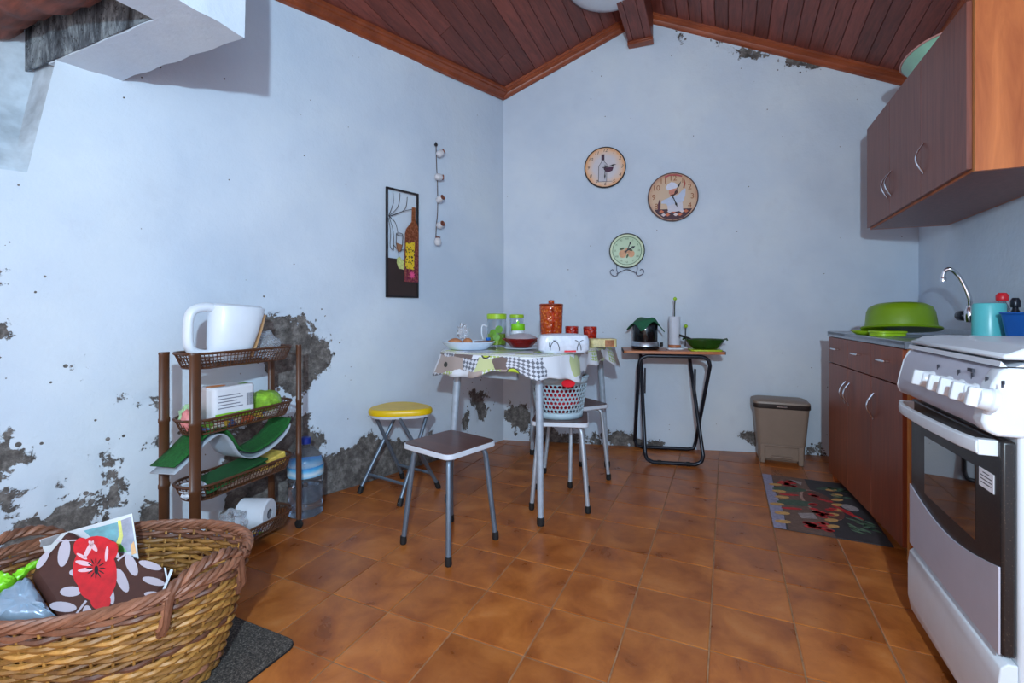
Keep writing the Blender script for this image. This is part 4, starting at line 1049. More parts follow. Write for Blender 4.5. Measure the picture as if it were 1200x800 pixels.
# metal picture with bottle and glass on the left wall
a_, b_, c_ = L(450.5, 219), L(488, 228.5), L(449, 348)
PWd = (b_-a_).dot(ld); PH = a_.z-c_.z
pic = thing('metal_wall_picture', 'tall black-framed metal picture of a wine bottle and glass', 'picture', a_+NL*.012-Vector((0, 0, PH)), AL)
mb = MB(); w = .010
for x0, x1, z0, z1 in ((0, w, 0, PH), (PWd-w, PWd, 0, PH), (0, PWd, 0, w), (0, PWd, PH-w, PH)): mb.box(x0, x1, -.012, .002, z0, z1)
mb.build('frame', M['ink2'], pic, bevel=.001)
U_ = lambda x, z: ((x-57)/(250-57)*PWd, PH*(1-(z-60)/(735-60)))   # traced in the enlarged photo
mb = MB(); mb.prism([(w, w), (PWd-w, w), U_(250, 500), U_(57, 492)], -.006, -.004, 'y'); mb.build('lower_plate', plain('dark_brown_plate', C(52, 38, 36), .5), pic, smooth=0)
mb = MB(); mb.prism([U_(*q) for q in ((208, 155), (228, 155), (228, 235), (243, 275), (248, 330), (246, 635), (160, 635), (165, 330), (172, 300), (205, 250))], -.014, -.009, 'y')
k = N('bottle_enamel'); v = k.coord(); sp_ = k.node('ShaderNodeSeparateXYZ'); k.link(v, sp_.inputs[0]); nz = k.noise(v, 70, 5, .7)
k.set(Base_Color=k.mix(k.ramp(nz, [(.45, (0, 0, 0, 1)), (.7, (1, 1, 1, 1))]), k.ramp(k.math('DIVIDE', sp_.outputs[2], PH), [(.15, C(120, 30, 70)), (.35, C(110, 36, 50)), (.55, C(120, 60, 34)), (.9, C(150, 86, 40))]), C(190, 120, 90)), Roughness=.35, Metallic=.3)
bt = mb.build('bottle', k.mat, pic, smooth=0)
mb = MB(); mb.prism([U_(*q) for q in ((168, 390), (222, 380), (218, 555), (165, 552))], -.0155, -.0142, 'y')
k = N('yellow_label'); v = k.coord(); vo = k.node('ShaderNodeTexVoronoi', Scale=75.0); k.link(v, vo.inputs['Vector'])
k.set(Base_Color=k.mix(k.math('LESS_THAN', vo.outputs['Distance'], .38), C(226, 190, 40), C(60, 50, 24)), Roughness=.5); mb.build('label', k.mat, bt, smooth=0)
mb = MB(); pts = []
for i in range(20):
    a = 2*pi*i/20; r = .026 if i % 2 else .014; cx, cz = U_(205, 590); pts.append((cx+r*math.cos(a), cz+r*math.sin(a)))
mb.prism(pts, -.0156, -.0142, 'y'); mb.build('pink_flower', plain('pink_enamel', C(220, 80, 130), .5, var=.3, scale=50), bt, smooth=0)
mb = MB(); mb.prism([U_(*q) for q in ((114, 395), (150, 405), (142, 440), (128, 455), (116, 430))], -.0085, -.006, 'y'); mb.build('wine_glass', plain('amber_enamel', C(150, 104, 74), .4), pic, smooth=0)
mb = MB(); mb.tube([Vector((*[U_(*q)[0]], -.007, U_(*q)[1])) for q in ((116, 335), (114, 400), (128, 455), (142, 440), (152, 400), (154, 345))], .0022, 6); mb.tube([Vector((U_(*q)[0], -.007, U_(*q)[1])) for q in ell(19, 8, 12, 135, 340)], .002, 5, closed=True); mb.tube([Vector((U_(130, 455)[0], -.007, U_(130, 455)[1])), Vector((U_(130, 545)[0], -.007, U_(130, 545)[1]))], .002, 5); mb.build('glass_outline', M['ink2'], pic)
mb = MB(); mb.prism([U_(*q) for q in ((120, 490), (135, 480), (150, 500), (165, 510), (165, 560), (130, 555), (118, 520))], -.009, -.0065, 'y'); mb.build('grapes', plain('pale_green_enamel', C(196, 206, 130), .4, var=.3, scale=70), pic, smooth=0)
for pts in (((95, 70), (98, 150), (72, 235)), ((138, 80), (125, 170), (72, 238)), ((182, 95), (165, 180), (75, 240)), ((75, 240), (110, 270), (125, 330)), ((75, 245), (98, 330), (100, 440)), ((70, 250), (82, 330), (80, 420), (100, 445)), ((72, 240), (150, 195), (200, 172), (250, 155)), ((100, 410), (130, 440), (165, 430))):
    mb = MB(); mb.tube(spline([Vector((U_(*q)[0], -.005, U_(*q)[1])) for q in pts], 5), .0018, 5); mb.build('curtain_wire', M['ink2'], pic)

# string of little pots hung on the left wall
h0 = L(509, 168); h1 = L(508, 290)
hs_ = thing('hanging_pot_string', 'string of five small white and brown clay pots hung on the wall', 'wall ornament', Vector((h0.x, h0.y, h1.z))+NL*.014, AL)
HL = h0.z-h1.z; vz = lambda y: HL*(1-(y-32)/(742-32))
mb = MB(); mb.tube(spline([(.002, 0, HL), (.006, -.002, vz(180)), (.014, -.002, vz(330)), (.016, 0, vz(500)), (.004, -.001, vz(600)), (.002, 0, vz(690))], 6), .0028, 6); mb.build('cord', plain('brown_cord', C(84, 66, 58), .8), hs_)
mb = MB(); mb.lathe([(.008, -.01), (.012, 0), (.002, .016), (0, .02)], 8, (.002, 0, HL-.01)); mb.build('hook', M['ink2'], hs_)
M['clay'] = plain('white_glaze', C(206, 206, 210), .35, var=.1, scale=60); M['terracotta'] = plain('brown_glaze', C(120, 66, 50), .4, var=.2, scale=60)
for (x, yv, rx, rz) in ((.024, 100, .5, .9), (.012, 265, .3, 1.5), (.02, 412, 1.2, 0.3), (.022, 588, 1.3, -.2), (0.0, 700, 0, 0)):
    Mx = Matrix.Translation((x, -.022, vz(yv)))@Matrix.Rotation(rz, 4, 'Y')@Matrix.Rotation(rx, 4, 'X')
    mb = MB(); mb.lathe([(.012, -.03), (.021, -.02), (.024, -.003), (.019, .014), (.014, .02)], 16, M=Mx); p_ = mb.build('pot', M['clay'], hs_)
    mb = MB(); mb.lathe([(.0145, .019), (.0185, .026), (.016, .027), (.011, .021), (0, .020)], 16, M=Mx, caps=False); mb.build('pot_mouth', M['terracotta'], p_)

# ceiling lamp
lc = W(715, 2.98, 3.022)
lamp = thing('ceiling_lamp', 'round white glass dish ceiling lamp beside the ridge beam', 'lamp', lc, 0)
mb = MB(); mb.lathe([(0, -.03), (.10, -.027), (.19, -.016), (.245, .002), (.26, .014), (.256, .018), (.24, .010), (.18, -.006), (0, -.02)], 56); mb.build('glass_dish', M['white'], lamp)
mb = MB(); mb.lathe([(.258, .010), (.264, .013), (.262, .019), (.256, .019)], 56, caps=False); mb.build('metal_rim', M['steel'], lamp)
mb = MB(); zz = zl(lc.x, lc.y)-lc.z-.03; mb.lathe([(.05, zz), (.05, .04), (.012, .03), (.012, -.03)], 20); mb.build('canopy', M['white'], lamp)

# ------------------------------------------------------------------ things on the kitchen table
CZ = TZ+.0047
def on(px, d): return W(px, d, CZ)
M['clear'] = glassy('clear_glass', C(232, 238, 240), .05); M['amber'] = glassy('orange_glass', C(236, 96, 20), .1, .85); M['redg'] = glassy('red_glass', C(206, 40, 24), .1, .8)
M['film'] = glassy('clear_film', C(236, 240, 246), .12, .75, 1.15)
M['dishw'] = plain('white_blue_ceramic', C(200, 216, 232), .25, var=.03)
M['potato'] = plain('brown_skin', C(176, 116, 78), .7, var=.25, scale=30)
t = thing('serving_plate', 'oval white serving plate with brown bread pieces in film', 'plate', on(549, 2.47), TH)
mb = MB(); mb.lathe([(.09, 0), (.10, .004), (.125, .024), (.14, .040), (.137, .042), (.12, .028), (.09, .010), (0, .010)], 44, sy=.72); mb.build('plate_body', M['dishw'], t)
for (x, y, rx, ry, rz, lab) in ((-.065, -.035, .036, .022, .020, 'long brown bread roll at the front of the oval white plate'), (-.002, -.03, .026, .025, .022, 'round brown bread roll next to the biscuit pack'), (-.07, .018, .03, .024, .02, 'small brown bread roll at the back rim of the oval plate')):
    p = on(549, 2.47)+Vector((CS*x-SN*y, SN*x+CS*y, .038)); mb = MB(); crumple(mb, (0, 0, 0), 1, int(1000*(x+1)), (rx, ry, rz), 18, .12)
    o = mb.build('bread_roll', M['potato'], loc=p, rot=(0, 0, TH)); tag(o, lab, 'bread', 'bread rolls on the plate')
p = on(549, 2.47)+Vector((CS*.078, SN*.078, .030)); mb = MB(); mb.prism(rrect(.10, .09, .02), 0, .014); o = mb.build('biscuit_pack', plain('brown_wrapper', C(128, 84, 56), .4, var=.4, scale=40), loc=p, rot=(0, math.radians(-3), TH), bevel=.004); tag(o, 'flat brown biscuit pack lying on the oval plate', 'packet')
p = on(549, 2.47)+Vector((CS*-.028, SN*-.028, .092)); mb = MB(); crumple(mb, (0, 0, 0), 1, 12, (.03, .026, .036), 20, .5); o = mb.build('plastic_bag', M['film'], loc=p, rot=(0, 0, TH)); tag(o, 'twisted clear plastic bag on top of the bread rolls', 'bag')
p = on(572, 2.45)+Vector((0, 0, .048)); mb = MB(); mb.lathe([(.010, 0), (.012, .003), (.012, .014), (0, .016)], 14); o = mb.build('bottle_cap', M['blue'], loc=p); tag(o, 'blue bottle cap at the edge of the plate', 'cap')
def jar(px, d, r, h, lidh, label, green=.4, handle=False):
    t = thing('lidded_jar', label, 'jar', on(px, d), TH)
    mb = MB(); mb.lathe([(r*.9, 0), (r, .006), (r, h-.01), (r*.94, h), (r*.90, h), (r*.96, h-.012), (r*.96, .008), (0, .006)], 28); j = mb.build('glass_body', M['clear'], t)
    mb = MB(); mb.lathe([(r*.97, h-.002), (r*1.02, h), (r*1.02, h+lidh), (r*.9, h+lidh+.003), (0, h+lidh+.003)], 28); mb.build('lid', M['limeb'], t)
    mb = MB(); mb.lathe([(0, .009), (r*.93, .009), (r*.93, h*green), (0, h*green)], 24); mb.build('contents', plain('lime_contents', C(160, 196, 40), .6, var=.3, scale=40), t)
    for (a, z, s) in ((-1.9, .5, .020), (-1.3, .62, .022), (-1.55, .35, .02)):
        mb = MB(); c0 = Vector((r*1.01*math.cos(a), r*1.01*math.sin(a), h*z)); tn = Vector((-math.sin(a), math.cos(a), 0))
        mb.add([c0+tn*s*math.cos(q)+Vector((0, 0, s*math.sin(q))) for q in np.linspace(0, 2*pi, 13)[:-1]], [tuple(range(12))]); mb.build('printed_lime', plain('lime_print', C(96, 150, 40), .5, var=.4, scale=60), j, smooth=0)
    if handle:
        mb = MB(); mb.tube(spline([(-r, 0, h*.72), (-r-.025, 0, h*.76), (-r-.03, 0, h*.5), (-r-.022, 0, h*.25)], 6), .004, 8); mb.build('handle', M['whitep'], t)
    return t
jar(582, 2.70, .055, .155, .026, 'tall clear jar with lime lid, lime print and side handle', .45, True)
jar(605.5, 2.86, .042, .160, .016, 'clear jar with flat lime lid behind the small white jar', .1)
t = thing('sugar_bowl', 'small white jar with bright green lid beside the red glass bowl', 'jar', on(607, 2.66), TH)
mb = MB(); mb.lathe([(.03, 0), (.036, .01), (.036, .085), (.032, .092)], 24); mb.build('jar_body', M['whitep'], t)
mb = MB(); mb.lathe([(.037, .092), (.039, .095), (.038, .125), (.03, .13), (.008, .131), (.008, .142), (0, .144)], 24); mb.build('lid', plain('bright_green', C(128, 206, 30), .35), t)
t = thing('red_glass_bowl', 'red glass bowl under a grey lid on a white plate', 'bowl', on(611, 2.47), TH)
mb = MB(); mb.lathe([(.05, 0), (.06, .003), (.092, .009), (.09, .011), (.05, .006), (0, .006)], 36); mb.build('saucer', M['dishw'], t)
mb = MB(); n_ = 48; mb.loft([[Vector((r*(1+wv*.10*math.cos(8*a))*math.cos(a), r*(1+wv*.10*math.cos(8*a))*math.sin(a), z)) for a in np.linspace(0, 2*pi, n_+1)[:-1]] for r, z, wv in ((.04, .010, 0), (.052, .014, .2), (.075, .040, .6), (.094, .056, 1), (.09, .058, 1), (.068, .042, .6), (.03, .02, 0))]); mb.build('glass_bowl', M['redg'], t)
mb = MB(); mb.lathe([(.078, .058), (.08, .062), (.05, .078), (.015, .084), (0, .085)], 36, caps=True); mb.build('lid', plain('grey_frosted_lid', C(170, 160, 166), .4), t)
t = thing('orange_jug', 'tall orange pressed-glass jug with lid at the back of the table', 'jug', on(646, 2.82), TH)
mb = MB(); n_ = 32; mb.loft([[Vector((r*(1+.02*math.cos(16*a))*math.cos(a), r*(1+.02*math.cos(16*a))*math.sin(a), z)) for a in np.linspace(0, 2*pi, n_+1)[:-1]] for r, z in ((.058, 0), (.060, .01), (.064, .10), (.069, .225))])
k = N('orange_pressed_glass'); v = k.coord(); vo = k.node('ShaderNodeTexVoronoi', Scale=60.0); k.link(v, vo.inputs['Vector'])
k.set(Base_Color=k.ramp(vo.outputs['Distance'], [(.15, C(250, 140, 40)), (.45, C(206, 76, 18))]), Roughness=.15, Transmission_Weight=.3, Specular_IOR_Level=.7); k.bump(vo.outputs['Distance'], .8, .006); M['pressed'] = k.mat
mb.build('jug_body', k.mat, t)
mb = MB(); mb.lathe([(.0695, .2255), (.071, .228), (.071, .238), (.065, .242), (.02, .243)], 32); mb.lathe([(.02, .24), (.017, .245), (.018, .262), (.0, .266)], 20); mb.build('lid', M['amber'], t)
mb = MB(); mb.tube(spline([(0, -.066, .21), (.002, -.095, .19), (.002, -.098, .12), (0, -.064, .05)], 6), .008, 8); mb.build('handle', M['amber'], t)
for px, d, lab in ((670, 2.84, 'red pressed-glass tumbler behind the white film-wrapped pack'), (691.5, 2.78, 'red pressed-glass tumbler beside the cream tin')):
    t = thing('tumbler', lab, 'glass', on(px, d), TH, 'red tumblers')
    mb = MB(); mb.lathe([(.034, 0), (.036, .004), (.040, .10), (.0385, .108), (.036, .107), (.033, .01), (0, .008)], 26)
    k = N('red_pressed_glass'); v = k.coord(); vo = k.node('ShaderNodeTexVoronoi', Scale=55.0); k.link(v, vo.inputs['Vector'])
    k.set(Base_Color=k.ramp(vo.outputs['Distance'], [(.15, C(240, 70, 30)), (.45, C(176, 24, 14))]), Roughness=.15, Transmission_Weight=.3, Specular_IOR_Level=.7); k.bump(vo.outputs['Distance'], .8, .006)
    mb.build('glass_wall', k.mat, t)
t = thing('wrapped_pack', 'white film-wrapped pack with black arch print on the table edge', 'packet', on(659.5, 2.32), TH+math.radians(6))
mb = MB(); mb.loft([[Vector((x*s, y*s, z)) for x, y in rrect(.245, .13, .035)] for s, z in ((.9, .0), (1.0, .012), (1.0, .06), (.92, .082), (.6, .088), (.1, .090))])
pk = mb.build('film_pack', plain('white_film', C(206, 214, 228), .25, var=.10, scale=40, bump=.3), t)
for cx, sg in ((-.075, 1), (-.03, -1), (.055, 1), (.075, -1)):
    mb = MB(); arc = [Vector((cx+sg*.030*(1-math.cos(q)), -.0665-.0006, .012+.048*math.sin(q))) for q in np.linspace(0, pi/2, 8)]
    mb.tube(arc, .0018, 5); mb.build('printed_arch', M['ink2'], pk)
mb = MB(); mb.box(-.08, -.074, -.0672, -.0655, .03, .05); mb.build('printed_mark', M['ink2'], pk, smooth=0)
mb = MB(); mb.box(-.006, .05, -.0672, -.062, .004, .012); mb.build('red_corner', M['redp'], pk)
t = thing('cream_tin', 'flat cream and brown tin at the far right of the table', 'tin', on(706, 2.66), TH)
mb = MB(); mb.prism(rrect(.145, .10, .02), 0, .045); mb.build('tin_body', plain('cream_stripe', C(206, 192, 140), .45, var=.35, scale=45), t, bevel=.003)
mb = MB(); mb.prism(rrect(.058, .104, .01, cx=.03), .004, .040); mb.build('brown_band', plain('brown_band', C(150, 92, 50), .45, var=.4, scale=45), t)
for px, d, lab in ((633.5, 2.60, 'tiny lime green shaker between orange jug and wrapped pack'), (680.5, 2.62, 'tiny lime green shaker between the two red tumblers')):
    mb = MB(); crumple(mb, (0, 0, .035), 1, int(px), (.014, .014, .036), 14, .1); o = mb.build('lime_shaker', M['limeb'], loc=on(px, d), rot=(0, 0, TH)); tag(o, lab, 'shaker', 'lime shakers')

# ------------------------------------------------------------------ things on the folding table
M['blackgl'] = plain('gloss_black', C(16, 18, 22), .12, var=.1); M['towelg'] = plain('green_towel', C(30, 96, 66), .85, var=.15, scale=40)
t = thing('rice_cooker', 'small black electric cooker with a green towel draped over it', 'cooker', onfold(756, ymid-.01), AB)
mb = MB(); mb.lathe([(.086, .0), (.092, .004), (.094, .016), (.088, .02)], 36); mb.build('base', M['blackgl'], t)
mb = MB(); mb.lathe([(.088, .02), (.094, .024), (.090, .05), (.084, .056)], 36); mb.build('steel_band', M['steel'], t)
mb = MB(); mb.lathe([(.080, .056), (.082, .06), (.084, .165), (.078, .178), (.03, .185), (0, .186)], 36); mb.build('pot', M['blackgl'], t)
mb = MB(); mb.lathe([(.012, 0), (.015, .004), (.015, .02), (0, .022)], 14, M=Matrix.Translation((.095, -.02, .035))@Matrix.Rotation(pi/2, 4, 'Y')); mb.build('knob', M['rubber'], t)
mb = MB()
def tow(u, v):
    x, y = (u-.5)*.185, (v-.5)*.18; r = math.hypot(x, y*1.05)
    z = .206-max(0, r-.07)*1.15+.014*math.sin(x*40+1)*min(1, r/.08); return Vector((x*1.0, y, z))
mb.grid(tow, 22, 22); o = mb.build('dish_towel', M['towelg'], loc=onfold(756, ymid-.01), rot=(0, 0, AB+.5), solid=.005); tag(o, 'green towel with pale stripe draped over the black cooker', 'towel')
mb = MB(); mb.grid(lambda u, v: tow(u, .86+.05*v)+Vector((0, 0, .0035)), 22, 2); mb.build('pale_stripe', plain('pale_stripe', C(170, 196, 176), .85), o, solid=.002)
t = thing('paper_towel_holder', 'upright white paper towel roll on a holder with flower-topped rod', 'paper towel holder', onfold(790.5, ymid+.02), AB)
mb = MB(); mb.prism(rrect(.11, .10, .02), 0, .012); mb.build('base', M['whitep'], t, bevel=.003)
mb = MB(); mb.lathe([(.04, .0125), (.042, .014), (.042, .03), (.038, .032)], 24); mb.build('wooden_foot', M['orangewood'], t)
mb = MB(); mb.lathe([(.012, .2255), (.038, .2255), (.038, .0325), (.012, .0325)], 30, caps=False); mb.build('paper_roll', plain('paper_white', C(206, 212, 224), .9, var=.04), t)
mb = MB(); mb.tube([(0, 0, .02), (.0, 0, .30), (.003, 0, .34)], .004, 8); mb.build('rod', plain('dark_green_rod', C(50, 64, 56), .4), t)
mb = MB(); mb.lathe([(0, -.012), (.012, -.004), (.013, .006), (.006, .014), (0, .016)], 12, (.003, 0, .345)); mb.build('flower_knob', M['limeb'], t)
t = thing('flower_stick', 'short stick with green flower top behind the green bowl', 'ornament', onfold(803, yt1-.03), AB)
mb = MB(); mb.lathe([(.02, 0), (.02, .01), (.004, .014)], 14); mb.build('foot', M['whitep'], t)
mb = MB(); mb.tube([(0, 0, .012), (.004, 0, .15)], .0035, 8); mb.build('stem', plain('dark_stem', C(54, 70, 66), .4), t)
mb = MB(); mb.lathe([(0, -.014), (.012, -.006), (.014, .006), (.006, .014), (0, .015)], 12, (.004, 0, .155)); mb.build('flower_knob', M['limeb'], t)
mb = MB(); pb_ = onfold(826, ymid-.06); mb.prism(rrect(.20, .15, .03), 0, .010); o = mb.build('chopping_board', plain('lime_board', C(176, 202, 36), .4), loc=pb_, rot=(0, 0, AB), bevel=.002); tag(o, 'lime green chopping board under the dark green bowl', 'chopping board')
t = thing('green_bowl', 'dark green glazed bowl standing on the lime chopping board', 'bowl', pb_+Vector((0, 0, .0105)), AB)
mb = MB(); mb.lathe([(.06, 0), (.075, .003), (.10, .025), (.122, .056), (.126, .066), (.121, .068), (.098, .032), (.07, .010), (0, .010)], 40, sy=.62); mb.build('bowl_shell', plain('dark_green_glaze', C(34, 70, 22), .22, var=.3, scale=20), t)
mb = MB(); mb.tube([(-.12, 0, .066), (-.135, 0, .072), (-.14, 0, .06)], .006, 6); mb.tube([(.12, 0, .066), (.137, 0, .07), (.14, 0, .058)], .006, 6); mb.build('lugs', plain('dark_green_glaze2', C(34, 66, 24), .22), t)
q = pb_+Vector((0, 0, .03)); mb = MB(); mb.tube([Vector((.0, 0, .0)), Vector((-.10, -.01, .052)), Vector((-.165, -.012, .072))], [.007, .006, .008], 8); o = mb.build('spoon_handle', M['rubber'], loc=q, rot=(0, 0, AB)); tag(o, 'black spoon resting in the dark green bowl', 'spoon')
# ------------------------------------------------------------------ brown plastic trolley against the left wall
RP = Vector((-1.757, 1.10, 0)); RV = Vector((-.0342, .4888, 0)); RL = RV.length; RROT = math.atan2(RV.y, RV.x); RDp = .165
rk = thing('storage_trolley', 'brown plastic four-tier trolley with lattice trays on castors', 'trolley', RP, RROT)
def RK(x, y, z): c, s = math.cos(RROT), math.sin(RROT); return Vector((RP.x+x*1.147*c-y*s, RP.y+x*1.147*s+y*c, z))
M['brownp'] = plain('brown_plastic', C(86, 52, 32), .38, var=.12, scale=20)
RT = .845
for (x, y, w) in ((0, 0, .021), (RL, 0, .013), (0, RDp, .019), (RL, RDp, .018)):
    mb = MB(); mb.loft([[Vector((x+w*s*math.cos(a), y+.011*s*math.sin(a), z)) for a in np.linspace(0, 2*pi, 17)[:-1]] for s, z in ((1, .045), (1, .335), (1.12, .338), (1.12, .352), (1, .355), (1, .58), (1.12, .583), (1.12, .597), (1, .60), (1, RT-.01), (1.08, RT-.006), (1.0, RT))])
    pst = mb.build('post', M['brownp'], rk)
    mb = MB(); mb.lathe([(.007, .0), (.019, .002), (.021, .008), (.019, .014), (.007, .016)], 18, M=Matrix.Translation((x-.008, y, .0215))@Matrix.Rotation(pi/2, 4, 'Y')); mb.lathe([(.006, .03), (.006, .05)], 8, (x, y, 0)); mb.build('castor', M['rubber'], pst)
tiers = (.840, .592, .347, .102)
def stad(L_, D_, r, n=9): return rrect(L_, D_, r, n, cx=RL/2, cy=RDp/2)
for zt_ in tiers:
    dp = .055; o_ = stad(RL-.004, RDp-.0, .072); i_ = stad(RL-.05, RDp-.035, .058)
    tr_ = MB(); tr_.tube([Vector((*p, zt_)) for p in o_], .0055, 6, closed=True); tray = tr_.build('tray', M['brownp'], rk)
    mb = MB(); mb.prism(i_, zt_-dp-.004, zt_-dp); mb.build('tray_floor', M['brownp'], tray, smooth=0)
    # lattice walls
    def resample(P, n):
        Q = [Vector((*p, 0)) for p in P]; Q.append(Q[0]); ac = [0]
        for a, b in zip(Q[:-1], Q[1:]): ac.append(ac[-1]+(b-a).length)
        out = []
        for k in range(n):
            t = ac[-1]*k/n; j = max(i for i in range(len(ac)-1) if ac[i] <= t); f = (t-ac[j])/max(1e-9, ac[j+1]-ac[j]); out.append(Q[j].lerp(Q[j+1], f))
        return out
    nb_ = 76; oo, ii = resample(o_, nb_), resample(i_, nb_)
    mb = MB()
    for a, b in zip(oo, ii): mb.bar(a+Vector((0, 0, zt_)), b+Vector((0, 0, zt_-dp)), .0028, .0028)
    for f in (.27, .52, .77, 1.0): mb.tube([a.lerp(b, f)+Vector((0, 0, zt_-dp*f)) for a, b in zip(oo, ii)], .0016 if f < 1 else .004, 4, closed=True)
    o = mb.build('lattice', M['brownp'], tray, smooth=0); o['kind'] = 'stuff'
M['filmw'] = plain('white_film_bag', C(206, 214, 224), .3, var=.12, scale=30, bump=.3)
# white kettle, tipped on the top tray
fz = [t_-.055 for t_ in tiers]
kt = thing('white_jug', 'white plastic kettle jug with big oval handle on the top tray', 'jug', RK(.125, .082, fz[0]+.018), RROT-.2)
mb = MB(); rg = []
for z, x0, x1, hy in ((0, -.02, .115, .035), (.012, -.03, .128, .042), (.06, -.034, .148, .056), (.12, -.036, .166, .064), (.18, -.036, .182, .064), (.205, -.034, .186, .058), (.214, -.02, .17, .04)):
    rg.append([Vector(((x0+x1)/2+(x1-x0)/2*math.copysign(abs(math.cos(a))**.8, math.cos(a)), hy*math.copysign(abs(math.sin(a))**.8, math.sin(a)), z+.02*(x0+.03)+(.0 if z < .2 else 0))) for a in np.linspace(0, 2*pi, 37)[:-1]])
mb.loft(rg); kb_ = mb.build('jug_body', M['whitep'], kt)
mb = MB(); hp = spline([(-.0, 0, .192), (-.06, 0, .196), (-.108, 0, .172), (-.114, 0, .105), (-.102, 0, .045), (-.06, 0, .024), (-.005, 0, .026)], 7)
mb.tube(hp, [.023]*len(hp), 12, flat=.75); mb.build('handle', M['whitep'], kt)
mb = MB(); mb.tube([Vector((x, y, z)) for x, y, z in [(.131, -.028, .012), (.150, -.028, .06), (.168, -.028, .12), (.182, -.024, .18)]], .010, 8, flat=.5); mb.build('spout_strip', plain('tan_strip', C(176, 136, 96), .4), kt)
mb = MB(); mb.box(-.110, -.103, -.006, .006, .165, .195); mb.build('switch', M['redp'], kt, bevel=.002)
kt.rotation_euler = (0, math.radians(4), RROT-.2); kt.scale = (.95, 1, 1.06)
def blob(name, px_, py_, z, r, sz, mat, label, cat, seed, amp=.3, n=22):
    mb = MB(); crumple(mb, (0, 0, 0), r, seed, sz, n, amp); o = mb.build(name, mat, loc=RK(px_, py_, z), rot=(0, 0, RROT)); return tag(o, label, cat)
blob('plastic_bag', .335, .085, fz[0]+.062, .06, (1.0, .8, .95), M['film'], 'crumpled clear plastic bag beside the white jug', 'bag', 4, .35)
mb = MB(); mb.prism(rrect(.30, .09, .03), 0, .014); o = mb.build('paper_napkins', M['filmw'], loc=RK(.215, .083, fz[0]-.0), rot=(0, 0, RROT)); o.location.z = fz[0]+.0005
bpy.data.objects.remove(o)
# tier two
M['greyink'] = plain('grey_ink', C(120, 122, 134), .6)
mb = MB(); t = thing('tissue_pack', 'white tissue pack with orange flower and lime stripe', 'packet', RK(.165, .075, fz[1]+.034), RROT-.12); t.scale = (1.05, 1, 1.2)
mb.prism(rrect(.165, .105, .018), 0, .108); tp_ = mb.build('pack', plain('white_wrap', C(220, 222, 228), .35, var=.05), t, bevel=.008)
mb = MB(); mb.box(-.076, .060, -.0533, -.0524, .004, .022); mb.build('lime_stripe', plain('lime_ink', C(136, 200, 40), .5), tp_, smooth=0)
for i in range(5):
    mb = MB(); mb.box(-.065, .03-.012*(i % 3), -.0533, -.0524, .038+i*.010, .041+i*.010); mb.build('printed_line', M['greyink'], tp_, smooth=0)
mb = MB()
for i in range(7): mb.box(.045+i*.0045, .047+i*.0045, -.0533, -.0524, .036, .078)
o = mb.build('barcode', M['ink'], tp_, smooth=0); o['kind'] = 'stuff'
mb = MB(); mb.add([Vector((x, y, .1084)) for x, y in ell(.036, .026, 18, -.045, .0)], [tuple(range(18))]); mb.build('orange_flower', plain('orange_ink', C(236, 140, 40), .5), tp_, smooth=0)
mb = MB(); mb.add([Vector((x, y, .1084)) for x, y in rrect(.035, .022, .003, 2, .05, -.02)], [tuple(range(12))]); mb.build('green_mark', plain('green_ink', C(96, 186, 30), .5), tp_, smooth=0)
blob('salad_pack', .325, .082, fz[1]+.062, .066, (1.2, .95, .72), plain('lettuce_green', C(140, 186, 60), .35, var=.45, scale=40), 'bright green salad pack next to the tissue pack', 'salad', 8, .12)
blob('pink_bag', .025, .07, fz[1]+.054, .038, (.7, .8, 1), plain('pink_film', C(226, 140, 140), .3, var=.3, scale=40), 'small pink bag at the rounded end of the second tray', 'bag', 9, .3)
blob('sweet_bag', .055, .125, fz[1]+.057, .036, (.8, .8, 1.2), plain('mint_film', C(168, 206, 160), .3, var=.3, scale=40), 'small mint green bag tucked behind the trolley post', 'bag', 10, .3)
mb = MB(); mb.prism(rrect(.36, .10, .04), 0, .026); 
k = N('mixed_wrappers'); v = k.coord(); vo = k.node('ShaderNodeTexVoronoi', Scale=32.0); k.link(v, vo.inputs['Vector']); rr_ = k.node('ShaderNodeSeparateColor'); k.link(vo.outputs['Color'], rr_.inputs[0])
k.set(Base_Color=k.ramp(rr_.outputs[0], [(0, C(228, 226, 220)), (.35, C(236, 120, 80)), (.5, C(226, 214, 190)), (.68, C(120, 186, 60)), (.8, C(60, 110, 170)), (.9, C(236, 200, 80))], 'CONSTANT'), Roughness=.4)
M['mixed'] = k.mat
o = mb.build('snack_sheet', M['mixed'], loc=RK(.215, .083, fz[1]+.0008), rot=(0, 0, RROT), bevel=.006); tag(o, 'flat layer of coloured snack wrappers lining the second tray', 'wrappers')
# tier three: green felt sheets
M['felt'] = plain('green_felt', C(24, 92, 36), .95, var=.35, scale=120); M['feltb'] = plain('grey_backing', C(168, 176, 186), .8, var=.05)
t = thing('green_mat_roll', 'bent green turf sheet with grey backing poking out of the third tray', 'sheet', RK(.0, .0, fz[2]), RROT)
prof = [(-.062, .150), (-.04, .162), (.01, .195), (.06, .232), (.115, .250), (.155, .220), (.20, .150), (.26, .118), (.33, .125), (.40, .152), (.445, .185), (.462, .215)]
pr = spline([(x, 0, z) for x, z in prof], 5)
for nm, off, mt in (('turf_face', .004, M['felt']), ('backing', -.022, M['feltb'])):
    mb = MB(); ys_ = np.linspace(.018, .146, 6)
    mb.add([Vector((p.x, y, p.z+off-.12*(y-.06)**1*(.6 if p.x < .2 else .1))) for y in ys_ for p in pr], [(j*len(pr)+i, j*len(pr)+i+1, (j+1)*len(pr)+i+1, (j+1)*len(pr)+i) for j in range(5) for i in range(len(pr)-1)])
    mb.build(nm, mt, t, solid=.0035)
